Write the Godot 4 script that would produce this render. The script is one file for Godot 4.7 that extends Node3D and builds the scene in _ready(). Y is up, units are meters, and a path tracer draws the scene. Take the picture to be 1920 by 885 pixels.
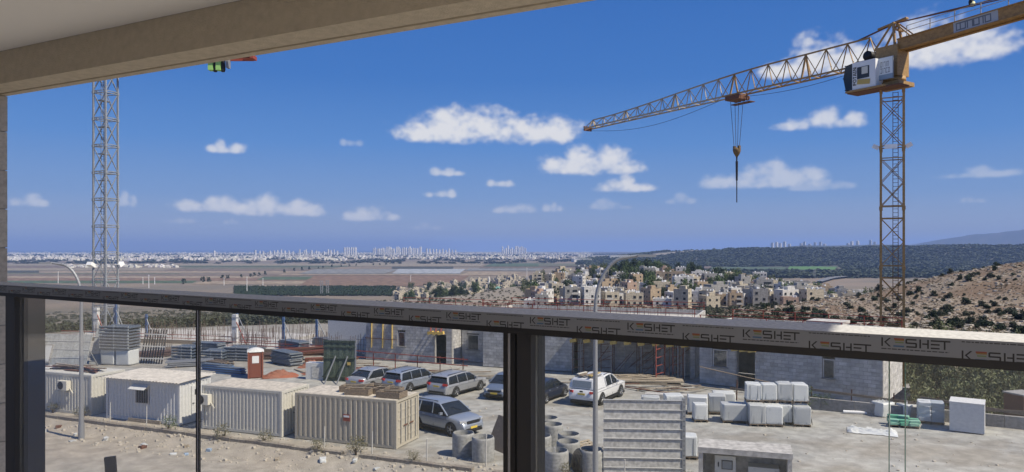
extends Node3D

# ---------------------------------------------------------------- helpers
class Mb:
	var v := PackedVector3Array()
	var n := PackedVector3Array()
	var c := PackedColorArray()
	var t := PackedVector2Array()
	var col := Color(1, 1, 1)
	func tri(a: Vector3, b: Vector3, d: Vector3, na: Vector3, nb: Vector3, nd: Vector3, ta := Vector2.ZERO, tb := Vector2.ZERO, td := Vector2.ZERO) -> void:
		var g := (d - a).cross(b - a)
		if g.dot(na + nb + nd) < 0.0:
			v.append_array([a, d, b]); n.append_array([na, nd, nb]); t.append_array([ta, td, tb])
		else:
			v.append_array([a, b, d]); n.append_array([na, nb, nd]); t.append_array([ta, tb, td])
		c.append_array([col, col, col])
	func flat(a: Vector3, b: Vector3, d: Vector3) -> void:
		var g := (d - a).cross(b - a).normalized()
		tri(a, b, d, g, g, g)
	func quad(a: Vector3, b: Vector3, d: Vector3, e: Vector3, nn: Vector3, uv := Rect2(0, 0, 1, 1)) -> void:
		var p := uv.position
		var q := uv.end
		tri(a, b, d, nn, nn, nn, Vector2(p.x, q.y), Vector2(q.x, q.y), Vector2(q.x, p.y))
		tri(a, d, e, nn, nn, nn, Vector2(p.x, q.y), Vector2(q.x, p.y), Vector2(p.x, p.y))
	func box(xf: Transform3D, s: Vector3) -> void:
		var h := s * 0.5
		for k in 3:
			var ax := Vector3.ZERO; ax[k] = 1.0
			var bx := Vector3.ZERO; bx[(k + 1) % 3] = h[(k + 1) % 3]
			var cx := Vector3.ZERO; cx[(k + 2) % 3] = h[(k + 2) % 3]
			for sg in [-1.0, 1.0]:
				var o: Vector3 = ax * h[k] * sg
				var nn: Vector3 = (xf.basis * (ax * sg)).normalized()
				quad(xf * (o - bx - cx), xf * (o + bx - cx), xf * (o + bx + cx), xf * (o - bx + cx), nn)
	func cube(lo: Vector3, hi: Vector3) -> void:
		box(Transform3D(Basis(), (lo + hi) * 0.5), hi - lo)
	func bar(a: Vector3, b: Vector3, w: float, h := -1.0) -> void:
		var d := b - a
		if d.length() < 1e-5: return
		var z := d.normalized()
		var up := Vector3.UP if absf(z.y) < 0.95 else Vector3.RIGHT
		var x := up.cross(z).normalized()
		box(Transform3D(Basis(x, z.cross(x), z), (a + b) * 0.5), Vector3(w, w if h < 0.0 else h, d.length()))
	func tube(a: Vector3, b: Vector3, r0: float, r1: float, k := 8, caps := true) -> void:
		var z := (b - a).normalized()
		var up := Vector3.UP if absf(z.y) < 0.95 else Vector3.RIGHT
		var x := up.cross(z).normalized()
		var y := z.cross(x)
		for i in k:
			var d0 := x * cos(TAU * i / k) + y * sin(TAU * i / k)
			var d1 := x * cos(TAU * (i + 1) / k) + y * sin(TAU * (i + 1) / k)
			tri(a + d0 * r0, a + d1 * r0, b + d1 * r1, d0, d1, d1)
			tri(a + d0 * r0, b + d1 * r1, b + d0 * r1, d0, d1, d0)
			if caps:
				tri(a, a + d0 * r0, a + d1 * r0, -z, -z, -z)
				tri(b, b + d0 * r1, b + d1 * r1, z, z, z)
	func grid(rows: Array, out_from := Vector3.INF) -> void:   # smooth sheet through rows of points
		var m := rows.size()
		var k: int = rows[0].size()
		var nr := []
		for i in m:
			var l := []
			for j in k:
				var du: Vector3 = rows[mini(i + 1, m - 1)][j] - rows[maxi(i - 1, 0)][j]
				var dv: Vector3 = rows[i][mini(j + 1, k - 1)] - rows[i][maxi(j - 1, 0)]
				if rows[i][0].distance_to(rows[i][k - 1]) < 1e-4 and (j == 0 or j == k - 1):
					dv = rows[i][1] - rows[i][k - 2]
				var g := du.cross(dv)
				if g.length() > 1e-7: l.append(g.normalized())
				elif out_from != Vector3.INF: l.append(Vector3.ZERO)
				else: l.append(Vector3.UP)
			nr.append(l)
		var s := 0.0
		if out_from != Vector3.INF:
			for i in m:
				for j in k:
					s += nr[i][j].dot(rows[i][j] - out_from)
		var f := -1.0 if s < 0.0 else 1.0
		if out_from != Vector3.INF:
			for i in m:
				for j in k:
					if nr[i][j] == Vector3.ZERO: nr[i][j] = (rows[i][j] - out_from).normalized() * f
		for i in m - 1:
			for j in k - 1:
				var q := [rows[i][j], rows[i + 1][j], rows[i + 1][j + 1], rows[i][j + 1]]
				var w := [nr[i][j] * f, nr[i + 1][j] * f, nr[i + 1][j + 1] * f, nr[i][j + 1] * f]
				var uv := [Vector2(i, j), Vector2(i + 1, j), Vector2(i + 1, j + 1), Vector2(i, j + 1)]
				tri(q[0], q[1], q[2], w[0], w[1], w[2], uv[0], uv[1], uv[2])
				tri(q[0], q[2], q[3], w[0], w[2], w[3], uv[0], uv[2], uv[3])
	func lathe(prof: Array, k := 24, at := Vector3.ZERO, axis := Basis()) -> void:   # prof: Vector2(radius, height)
		var rows := []
		for p in prof:
			var l := []
			for i in k + 1:
				l.append(at + axis * Vector3(p.x * cos(TAU * i / k), p.y, p.x * sin(TAU * i / k)))
			rows.append(l)
		grid(rows, at + axis * Vector3(0, (prof[0].y + prof[-1].y) * 0.5, 0))
	func mesh() -> ArrayMesh:
		var a := []
		a.resize(Mesh.ARRAY_MAX)
		a[Mesh.ARRAY_VERTEX] = v; a[Mesh.ARRAY_NORMAL] = n; a[Mesh.ARRAY_COLOR] = c; a[Mesh.ARRAY_TEX_UV] = t
		var m := ArrayMesh.new()
		m.add_surface_from_arrays(Mesh.PRIMITIVE_TRIANGLES, a)
		return m

var rng := RandomNumberGenerator.new()
var M := {}
var used := {}
var unit_box: ArrayMesh
var noise := FastNoiseLite.new()

func numbered(called: String) -> String:
	used[called] = used.get(called, -1) + 1
	return called if used[called] == 0 else "%s_%03d" % [called, used[called]]

func tag(o: Node, label := "", category := "", group := "", kind := "") -> void:
	if label: o.set_meta("label", label)
	if category: o.set_meta("category", category)
	if group: o.set_meta("group", group)
	if kind: o.set_meta("kind", kind)

func thing(called: String, label: String, category: String, at := Vector3.ZERO, turn := 0.0, group := "") -> Node3D:
	var o := Node3D.new()
	o.name = numbered(called)
	add_child(o)
	o.position = at
	o.rotation.y = turn
	tag(o, label, category, group)
	return o

func put(b: Mb, called: String, m: Material, parent: Node) -> MeshInstance3D:
	return putm(b.mesh(), called, m, parent)

func putm(me: Mesh, called: String, m: Material, parent: Node, xf := Transform3D()) -> MeshInstance3D:
	var o := MeshInstance3D.new()
	o.name = numbered(called) if parent == self else called
	o.mesh = me
	o.material_override = m
	o.transform = xf
	parent.add_child(o, true)
	return o

func piece(parent: Node, called: String, m: Material, at: Vector3, size: Vector3, basis := Basis()) -> MeshInstance3D:   # a box with a soft edge shared by all pieces
	return putm(unit_box, called, m, parent, Transform3D(basis.scaled_local(size), at))

func stick(parent: Node, called: String, m: Material, a: Vector3, b: Vector3, w: float, h := -1.0) -> MeshInstance3D:
	var z := (b - a).normalized()
	var up := Vector3.UP if absf(z.y) < 0.95 else Vector3.RIGHT
	var x := up.cross(z).normalized()
	return piece(parent, called, m, (a + b) * 0.5, Vector3(w, w if h < 0.0 else h, a.distance_to(b)), Basis(x, z.cross(x), z))

func solo(called: String, b: Mb, m: Material, label: String, category: String, at := Vector3.ZERO, turn := 0.0, group := "") -> MeshInstance3D:
	var o := put(b, called, m, self)
	o.position = at
	o.rotation.y = turn
	tag(o, label, category, group)
	return o

func struct(b: Mb, called: String, m: Material) -> MeshInstance3D:
	var o := put(b, called, m, self)
	tag(o, "", "", "", "structure")
	return o

func again(o: Node3D, at: Vector3, turn: float, label := "", size := 1.0) -> Node3D:
	var k: Node3D = o.duplicate()
	var base := String(o.name)
	if base.length() > 4 and base[-4] == "_" and base.right(3).is_valid_int(): base = base.left(-4)
	k.name = numbered(base)
	add_child(k)
	k.position = at
	k.rotation = Vector3(0, turn, 0)
	k.scale = Vector3.ONE * size
	if label: k.set_meta("label", label)
	return k

func speckle(lo: float, hi: float, freq: float, size := 512, oct := 5, sd := 1) -> NoiseTexture2D:
	var f := FastNoiseLite.new()
	f.noise_type = FastNoiseLite.TYPE_SIMPLEX_SMOOTH
	f.frequency = freq
	f.fractal_octaves = oct
	f.fractal_gain = 0.6
	f.seed = sd
	var g := Gradient.new()
	g.set_color(0, Color(lo, lo, lo)); g.set_color(1, Color(hi, hi, hi))
	var x := NoiseTexture2D.new()
	x.width = size; x.height = size; x.seamless = true; x.noise = f; x.color_ramp = g
	return x

func mat(r: float, g: float, b: float, rough := 0.85, metal := 0.0, tex: Texture2D = null, scale := 0.3) -> StandardMaterial3D:   # linear base colour
	var m := StandardMaterial3D.new()
	m.albedo_color = Color(r, g, b).linear_to_srgb()
	m.roughness = rough
	m.metallic = metal
	if tex:
		m.albedo_texture = tex
		m.uv1_triplanar = true
		m.uv1_world_triplanar = true
		m.uv1_scale = Vector3.ONE * scale
	return m

func relief(m: StandardMaterial3D, tex: Texture2D, cm: float) -> StandardMaterial3D:
	m.heightmap_enabled = true
	m.heightmap_texture = tex
	m.heightmap_scale = cm
	return m

func rr(a: float, b: float) -> float:
	return rng.randf_range(a, b)

func yaw(deg: float) -> float:
	return deg_to_rad(deg)

# ---------------------------------------------------------------- the lie of the land
func land(x: float, z: float) -> float:
	var d := sqrt(x * x + z * z)
	var keys := [[0.0, 0.0], [100.0, 0.0], [130.0, -2.6], [200.0, -8.5], [400.0, -24.0], [700.0, -45.0], [950.0, -59.0], [1150.0, -60.0], [1e6, -60.0]]
	var y := 0.0
	for i in keys.size() - 1:
		if d >= keys[i][0] and d <= keys[i + 1][0]:
			y = lerpf(keys[i][1], keys[i + 1][1], (d - keys[i][0]) / (keys[i + 1][0] - keys[i][0]))
	var t := x / maxf(-z, 1.0)
	if z > 0.0: t = 0.0
	if d < 110.0:
		var s := (x + 28.75) * -0.379 + (z + 44.08) * 0.925   # the street lies a step lower than the site
		y -= 0.35 * smoothstep(-0.1, 1.3, s)
		var w := (x - 18.0) * 0.48 - (z + 46.0) * 0.88          # beyond the low wall the ground drops to the trees
		y -= 3.8 * smoothstep(0.5, 11.0, w) * smoothstep(22.0, 29.0, x)
		y += noise.get_noise_2d(x * 6.0, z * 6.0) * 0.05 + noise.get_noise_2d(x * 40.0, z * 40.0) * 0.05 * smoothstep(-1.5, 0.0, s) * (1.0 - smoothstep(1.0, 4.0, s))
	elif d < 170.0:
		y -= 3.8 * smoothstep(22.0, 40.0, x) * (1.0 - smoothstep(110.0, 170.0, d))
	if d > 110.0:
		y += 31.0 * exp(-pow((x - 140.0) / (185.0 if x < 140.0 else 125.0), 2.0) - pow((z + 720.0) / 220.0, 2.0))
		y += 23.6 * exp(-pow((x - 204.0) / 70.0, 2.0) - pow((z + 262.0) / 85.0, 2.0))
		if d < 1100.0: y += noise.get_noise_2d(x * 0.8, z * 0.8) * 3.0 * smoothstep(110.0, 300.0, d) * (1.0 - smoothstep(800.0, 1100.0, d))
	if d > 2000.0 and z < 0.0:
		var wob := noise.get_noise_2d(t * 900.0, 7.0)
		y += (70.0 + 12.0 * smoothstep(0.3, 0.7, t) + 10.0 * wob) * exp(-pow((d - 3950.0 - 250.0 * wob) / 560.0, 2.0)) * smoothstep(0.03, 0.3, t)
		y += (112.0 + 18.0 * wob) * exp(-pow((d - 8200.0) / 1100.0, 2.0)) * smoothstep(0.24, 0.42, t)
		y += (420.0 + 90.0 * wob) * exp(-pow((d - 15000.0) / 1400.0, 2.0)) * smoothstep(0.4, 0.75, t)
	return y

func on_land(x: float, z: float, up := 0.0) -> Vector3:
	return Vector3(x, land(x, z) + up, z)
const FIELDS := [
	["green", -1269, -1500, -656, -1500, -694, -1613, -1353, -1613],
	["red", -1365, -1613, -376, -1613, -385, -1761, -1464, -1761],
	["tan", -1490, -1761, -629, -1761, -645, -1882, -1565, -1882],
	["brown", -1592, -1882, -549, -1882, -553, -2020, -1673, -2020],
	["green", -579, -1655, -465, -1655, -498, -1846, -626, -1846],
	["tan", -636, -1454, -276, -1454, -280, -1600, -677, -1600],
	["olive", -1709, -2020, -928, -2020, -964, -2133, -1789, -2133],
	["dark", -1649, -2133, -1380, -2133, -1533, -2370, -1832, -2370],
	["tan", -1369, -2133, -529, -2133, -523, -2313, -1434, -2313],
	["tan2", -2005, -2370, -691, -2370, -739, -2666, -2217, -2666],
	["brown", -1119, -2324, -339, -2324, -336, -2559, -1195, -2559],
	["brown", -2256, -2666, -1594, -2666, -1772, -2999, -2516, -2999],
	["olive", -1182, -2573, -638, -2573, -669, -2865, -1275, -2865],
	["tan2", -2578, -3047, -578, -3047, -636, -3490, -2927, -3490],
	["green", -1387, -2882, -589, -2882, -596, -3027, -1435, -3027],
	["red", -400, -1371, -110, -1371, -112, -1919, -518, -1919],
	["tan", -622, -1939, -85, -1939, -74, -2020, -634, -2020],
	["grey", -598, -2051, -359, -2051, -387, -2526, -682, -2526],
	["net", -339, -2064, -148, -2064, -161, -2559, -398, -2559],
	["dark", -426, -2594, -208, -2594, -230, -2865, -470, -2865],
	["tan", -140, -1919, 0, -1919, 33, -2232, -130, -2232],
	["tan2", -658, -2908, -127, -2908, -112, -3839, -812, -3839],
	["grey", -154, -2341, 85, -2341, 115, -2629, -153, -2629],
	["green", -117, -2908, 170, -2908, 259, -3554, -91, -3554],
	["brown", -117, -2666, 272, -2666, 293, -2873, -126, -2873],
	["bright", 869, -2313, 1020, -2313, 1222, -2742, 1042, -2742],
	["green", 632, -2341, 871, -2341, 1003, -2666, 731, -2666],
	["brown", 395, -2461, 664, -2461, 772, -2823, 463, -2823],
	["olive", 1068, -2399, 1330, -2399, 1458, -2629, 1170, -2629],
	["dark", 535, -2157, 1164, -2157, 1239, -2296, 569, -2296],
	["olive", 106, -2908, 467, -2908, 550, -3428, 125, -3428],
	["tan2", 1242, -2703, 1420, -2703, 1504, -2865, 1316, -2865]]

# ---------------------------------------------------------------- sky
func sky_image() -> Image:
	var W := 4096
	var Hh := 2048
	var im := Image.create(W, Hh, false, Image.FORMAT_RGBF)
	var stops := [[0.0, Color(0.305, 0.36, 0.445)], [1.2, Color(0.28, 0.34, 0.445)], [4.0, Color(0.155, 0.265, 0.475)], [8.0, Color(0.077, 0.203, 0.475)], [13.0, Color(0.038, 0.143, 0.415)], [19.0, Color(0.028, 0.117, 0.375)], [40.0, Color(0.032, 0.108, 0.345)], [90.0, Color(0.03, 0.1, 0.32)]]
	for y in Hh:
		var el := 90.0 - (y + 0.5) * 180.0 / Hh
		var c: Color = stops[0][1]
		if el > 0.0:
			for i in stops.size() - 1:
				if el >= stops[i][0] and el <= stops[i + 1][0]:
					c = stops[i][1].lerp(stops[i + 1][1], (el - stops[i][0]) / (stops[i + 1][0] - stops[i][0]))
		im.fill_rect(Rect2i(0, y, W, 1), c)
	# clouds: azimuth of the middle, elevation of the base, half width, height (degrees), density
	var list := []
	var seen := [[740, 1085, 264, 178, 1.0], [374, 462, 285, 256, 0.8], [325, 470, 396, 348, 0.8], [420, 615, 402, 354, 0.85], [636, 760, 412, 382, 0.75], [1010, 1212, 324, 256, 0.95], [1110, 1238, 358, 320, 0.95], [802, 875, 328, 302, 0.7], [792, 858, 369, 345, 0.7], [902, 972, 349, 329, 0.7], [918, 1012, 399, 367, 0.55], [1018, 1062, 396, 372, 0.5], [1100, 1192, 392, 368, 0.35], [1318, 1548, 348, 283, 0.6], [1460, 1628, 240, 190, 0.8], [1425, 1720, 135, 40, 0.97], [1590, 1900, 118, 5, 0.9], [10, 98, 386, 355, 0.6], [212, 262, 386, 348, 0.55], [1750, 1925, 332, 308, 0.4], [636, 682, 273, 246, 0.35], [296, 372, 418, 396, 0.3], [1240, 1310, 382, 356, 0.35], [765, 830, 430, 412, 0.3], [1480, 1610, 355, 325, 0.35], [1790, 1850, 380, 362, 0.3], [420, 450, 420, 404, 0.3]]
	for s in seen:
		var az0 := rad_to_deg(atan((s[0] - 960.0) / 1371.0))
		var az1 := rad_to_deg(atan((s[1] - 960.0) / 1371.0))
		var k := cos(deg_to_rad((az0 + az1) * 0.5)) / 1371.0
		var e0 := rad_to_deg(atan((467.0 - s[2]) * k))
		list.append([(az0 + az1) * 0.5, e0, (az1 - az0) * 0.5, rad_to_deg(atan((467.0 - s[3]) * k)) - e0, s[4]])
	for i in 95:   # the same kind of sky all round
		var az := rr(38.0, 322.0)
		var el := rr(2.0, 15.0)
		var w := rr(0.8, 4.5) * (0.5 + el * 0.06)
		list.append([az, el, w, w * rr(0.35, 0.6), rr(0.35, 0.95)])
	var fn := FastNoiseLite.new()
	fn.noise_type = FastNoiseLite.TYPE_SIMPLEX_SMOOTH
	fn.frequency = 1.0
	fn.fractal_octaves = 5
	fn.fractal_gain = 0.48
	for ci in list.size():
		var cl: Array = list[ci]
		var px := 360.0 / W
		var hw: float = cl[2]
		var ht: float = cl[3]
		var bumps := []
		var nb := int(clampf(hw * 2.2, 3, 9))
		for i in nb:
			var u := -0.8 + 1.6 * (i + rr(0.2, 0.8)) / nb
			bumps.append(Vector3(u, rr(0.45, 1.0) * (1.0 - 0.55 * absf(u)), rr(0.16, 0.34)))
		var x0 := int(floor((cl[0] - hw * 1.25) / px))
		var x1 := int(ceil((cl[0] + hw * 1.25) / px))
		var y0 := int((90.0 - cl[1] - ht * 1.35) / px)
		var y1 := mini(int((90.0 - cl[1] + ht * 0.45) / px), Hh / 2 - 1)
		for y in range(maxi(y0, 0), y1 + 1):
			for x in range(x0, x1 + 1):
				var az := (x + 0.5) * px
				var el := 90.0 - (y + 0.5) * px
				var u: float = (az - cl[0]) / hw
				var v: float = (el - cl[1]) / ht
				var f := fn.get_noise_3d(az * 0.42, el * 0.62, ci * 3.7)
				var f2 := fn.get_noise_3d(az * 1.5, el * 1.9, ci * 3.7 + 50.0)
				var e := -1.0
				for b in bumps:
					var du: float = (u - b.x) / (b.z + 0.12)
					var dv: float = (v - b.y * 0.35) / (b.y * 0.62)
					e = maxf(e, 1.0 - du * du - dv * dv)
				e = maxf(e, 0.75 - u * u * 1.1 - pow((v - 0.16) / 0.26, 2.0))
				var q := e * 0.8 + f * 0.85 + f2 * 0.36 + 0.16
				q -= smoothstep(0.05, -0.3, v) * 1.3
				var den := pow(smoothstep(-0.12, 1.2, q), 1.15) * float(cl[4])
				if den <= 0.003: continue
				var cc := Color(0.64, 0.635, 0.635)
				var xx := posmod(x, W)
				im.set_pixel(xx, y, im.get_pixel(xx, y).lerp(cc, minf(den, 0.95)))
	return im

# ---------------------------------------------------------------- ground
func ground_colour(x: float, z: float) -> Color:
	var d := sqrt(x * x + z * z)
	var t := x / maxf(-z, 1.0)
	var f := noise.get_noise_2d(x * 3.0, z * 3.0)
	var f2 := noise.get_noise_2d(x * 0.35 + 300.0, z * 0.35)
	var c := Color(0.575, 0.565, 0.51)                       # limestone dust of the building site
	var s := (x + 28.75) * -0.379 + (z + 44.08) * 0.925
	if d < 110.0 and s > -1.2:
		c = Color(0.60, 0.53, 0.42).lerp(Color(0.54, 0.505, 0.43), clampf(f * 2.0 + 0.5, 0, 1))   # street earth
	elif d < 110.0:
		var streak := noise.get_noise_2d((x * 0.94 + z * 0.34) * 3.0, (z * 0.94 - x * 0.34) * 46.0) + 0.6 * noise.get_noise_2d((x * 0.7 - z * 0.7) * 2.5 + 90.0, (z * 0.7 + x * 0.7) * 60.0)
		c = c.lerp(Color(0.42, 0.385, 0.32), clampf(streak * 1.6 + 0.1, 0.0, 0.75))   # tracked, trodden earth
	if d < 120.0 and x < -12.0 and z < -62.0:
		c = c.lerp(Color(0.44, 0.39, 0.31), 0.5)
	var wild := smoothstep(98.0, 125.0, d)
	var wd := (x - 18.0) * 0.48 - (z + 46.0) * 0.88
	if x > 22.0: wild = maxf(wild, smoothstep(1.0, 4.0, wd) * smoothstep(22.0, 27.0, x))
	var scrub := Color(0.19, 0.17, 0.11).lerp(Color(0.33, 0.275, 0.19), clampf(f * 2.5 + 0.45 + f2, 0, 1))
	c = c.lerp(scrub, wild)
	var hill := exp(-pow((x - 190.0) / 110.0, 2.0) - pow((z + 235.0) / 120.0, 2.0))
	var rock := Color(0.31, 0.21, 0.125).lerp(Color(0.42, 0.33, 0.23), clampf(f * 3.0 + 0.4, 0, 1))
	c = c.lerp(rock, smoothstep(0.12, 0.4, hill) * smoothstep(100.0, 130.0, d))
	var vil := exp(-pow((x - 120.0) / 260.0, 2.0) - pow((z + 640.0) / 260.0, 2.0))
	c = c.lerp(Color(0.43, 0.365, 0.28), smoothstep(0.2, 0.5, vil) * smoothstep(330.0, 400.0, d))
	if d > 900.0:
		var plain := Color(0.37, 0.29, 0.20).lerp(Color(0.27, 0.23, 0.165), clampf(f2 * 2.0 + 0.5, 0, 1))
		c = c.lerp(plain, smoothstep(900.0, 1100.0, d))
		c = c.lerp(Color(0.05, 0.065, 0.04), smoothstep(0.08, 0.2, t) * smoothstep(1900.0, 2300.0, d) * clampf(1.0 + f2, 0.75, 1.0))
		if d > 3680.0 and d < 3960.0 and ((t > 0.585 and t < 0.663) or (t > 0.195 and t < 0.285)): c = Color(0.46, 0.40, 0.32)   # quarry cuttings
	return c

func build_ground() -> void:
	var b := Mb.new()
	var rings := [0.0, 4.0]
	while rings[-1] < 20.0: rings.append(rings[-1] + 1.0)
	while rings[-1] < 72.0: rings.append(rings[-1] + 0.4)
	while rings[-1] < 17500.0: rings.append(rings[-1] * 1.028)
	var az := []
	var a := -54.0
	while a < 54.0:
		az.append(a); a += 0.4
	while a <= 306.01:
		az.append(a); a += 6.0
	var P := []
	var C := []
	for r in rings:
		var l := PackedVector3Array()
		var k := PackedColorArray()
		for q in az:
			var x: float = r * sin(deg_to_rad(q))
			var z: float = -r * cos(deg_to_rad(q))
			l.append(Vector3(x, land(x, z), z)); k.append(ground_colour(x, z))
		P.append(l); C.append(k)
	var idx := PackedInt32Array()
	var vv := PackedVector3Array()
	var cc := PackedColorArray()
	var nn := PackedVector3Array()
	var m := az.size()
	for i in P.size():
		vv.append_array(P[i]); cc.append_array(C[i])
		for j in m:
			var du: Vector3 = P[mini(i + 1, P.size() - 1)][j] - P[maxi(i - 1, 0)][j]
			var dv: Vector3 = P[i][(j + 1) % m] - P[i][(j - 1 + m) % m]
			var g := dv.cross(du)
			if g.y < 0.0: g = -g
			nn.append(g.normalized() if g.length() > 1e-6 else Vector3.UP)
	for i in P.size() - 1:
		for j in m:
			var q := (j + 1) % m
			idx.append_array([i * m + j, (i + 1) * m + j, (i + 1) * m + q, i * m + j, (i + 1) * m + q, i * m + q])
	var arr := []
	arr.resize(Mesh.ARRAY_MAX)
	arr[Mesh.ARRAY_VERTEX] = vv; arr[Mesh.ARRAY_NORMAL] = nn; arr[Mesh.ARRAY_COLOR] = cc; arr[Mesh.ARRAY_INDEX] = idx
	var me := ArrayMesh.new()
	me.add_surface_from_arrays(Mesh.PRIMITIVE_TRIANGLES, arr)
	var o := putm(me, "ground", M.ground, self)
	tag(o, "", "", "", "structure")

func strip(called: String, m: Material, pts: Array, lift: float) -> void:   # a flat sheet on the plain, pts are [x, z]
	var b := Mb.new()
	var poly := PackedVector2Array()
	for p in pts: poly.append(Vector2(p[0], p[1]))
	var ix := Geometry2D.triangulate_polygon(poly)
	for i in range(0, ix.size(), 3):
		var q := []
		for k in 3: q.append(Vector3(poly[ix[i + k]].x, -60.0 + lift + (4.0 if poly[ix[i + k]].x > 400.0 else 0.0), poly[ix[i + k]].y))
		b.tri(q[0], q[1], q[2], Vector3.UP, Vector3.UP, Vector3.UP)
	struct(b, called, m)

func far_quad(x0: float, x1: float, y0: float, y1: float, skew := 0.0) -> Array:   # corner points on the plain by slope left, right, near, far
	var d0 := 70.0 * 1371.0 / y0
	var d1 := 70.0 * 1371.0 / y1
	return [[x0 * d0, -d0], [x1 * d0, -d0], [(x1 + skew) * d1, -d1], [(x0 + skew) * d1, -d1]]

# ---------------------------------------------------------------- the balcony we stand on
func film_texture() -> ImageTexture:   # print on the protective film, one repeat of 24 cm by 3.2 cm
	var im := Image.create(1440, 192, false, Image.FORMAT_RGB8)
	im.fill(Color(0.60, 0.60, 0.60))
	var ink := Color(0.12, 0.12, 0.125)
	for row in 2:
		var ox := 60 if row == 0 else 780
		var oy := 26 if row == 0 else 112
		var h := 92
		var t := 15
		# K
		im.fill_rect(Rect2i(ox, oy, t, h), ink)
		for i in 46:
			im.fill_rect(Rect2i(ox + 26 + i, oy + 46 - i, 17, 3), ink)
			im.fill_rect(Rect2i(ox + 26 + i, oy + 44 + i, 17, 3), ink)
		# E of coloured bars
		im.fill_rect(Rect2i(ox + 118, oy, 94, 16), Color(0.62, 0.30, 0.22))
		im.fill_rect(Rect2i(ox + 124, oy + 16, 88, 12), Color(0.62, 0.50, 0.24))
		im.fill_rect(Rect2i(ox + 130, oy + 38, 78, 14), Color(0.50, 0.55, 0.36))
		im.fill_rect(Rect2i(ox + 112, oy + 76, 100, 16), Color(0.28, 0.42, 0.56))
		# S
		for b in [0, 38, 77]: im.fill_rect(Rect2i(ox + 232, oy + b, 92, t), ink)
		im.fill_rect(Rect2i(ox + 224, oy + 6, t, 44), ink)
		im.fill_rect(Rect2i(ox + 314, oy + 44, t, 44), ink)
		# H
		im.fill_rect(Rect2i(ox + 350, oy, t, h), ink)
		im.fill_rect(Rect2i(ox + 376, oy + 38, 50, t), ink)
		im.fill_rect(Rect2i(ox + 420, oy, t, h), ink)
		# E
		for b in [0, 38, 77]: im.fill_rect(Rect2i(ox + 452, oy + b, 78, t), ink)
		# T
		im.fill_rect(Rect2i(ox + 520, oy, 104, t), ink)
		im.fill_rect(Rect2i(ox + 566, oy, t, h), ink)
		# the line of small type
		var ly := oy + 112 if row == 0 else 18
		var x := ox
		while x < ox + 610:
			var w := rng.randi_range(16, 52)
			im.fill_rect(Rect2i(x, ly, mini(w, ox + 612 - x), 11), Color(0.24, 0.24, 0.245))
			x += w + 9
	im.generate_mipmaps()
	return ImageTexture.create_from_image(im)

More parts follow.
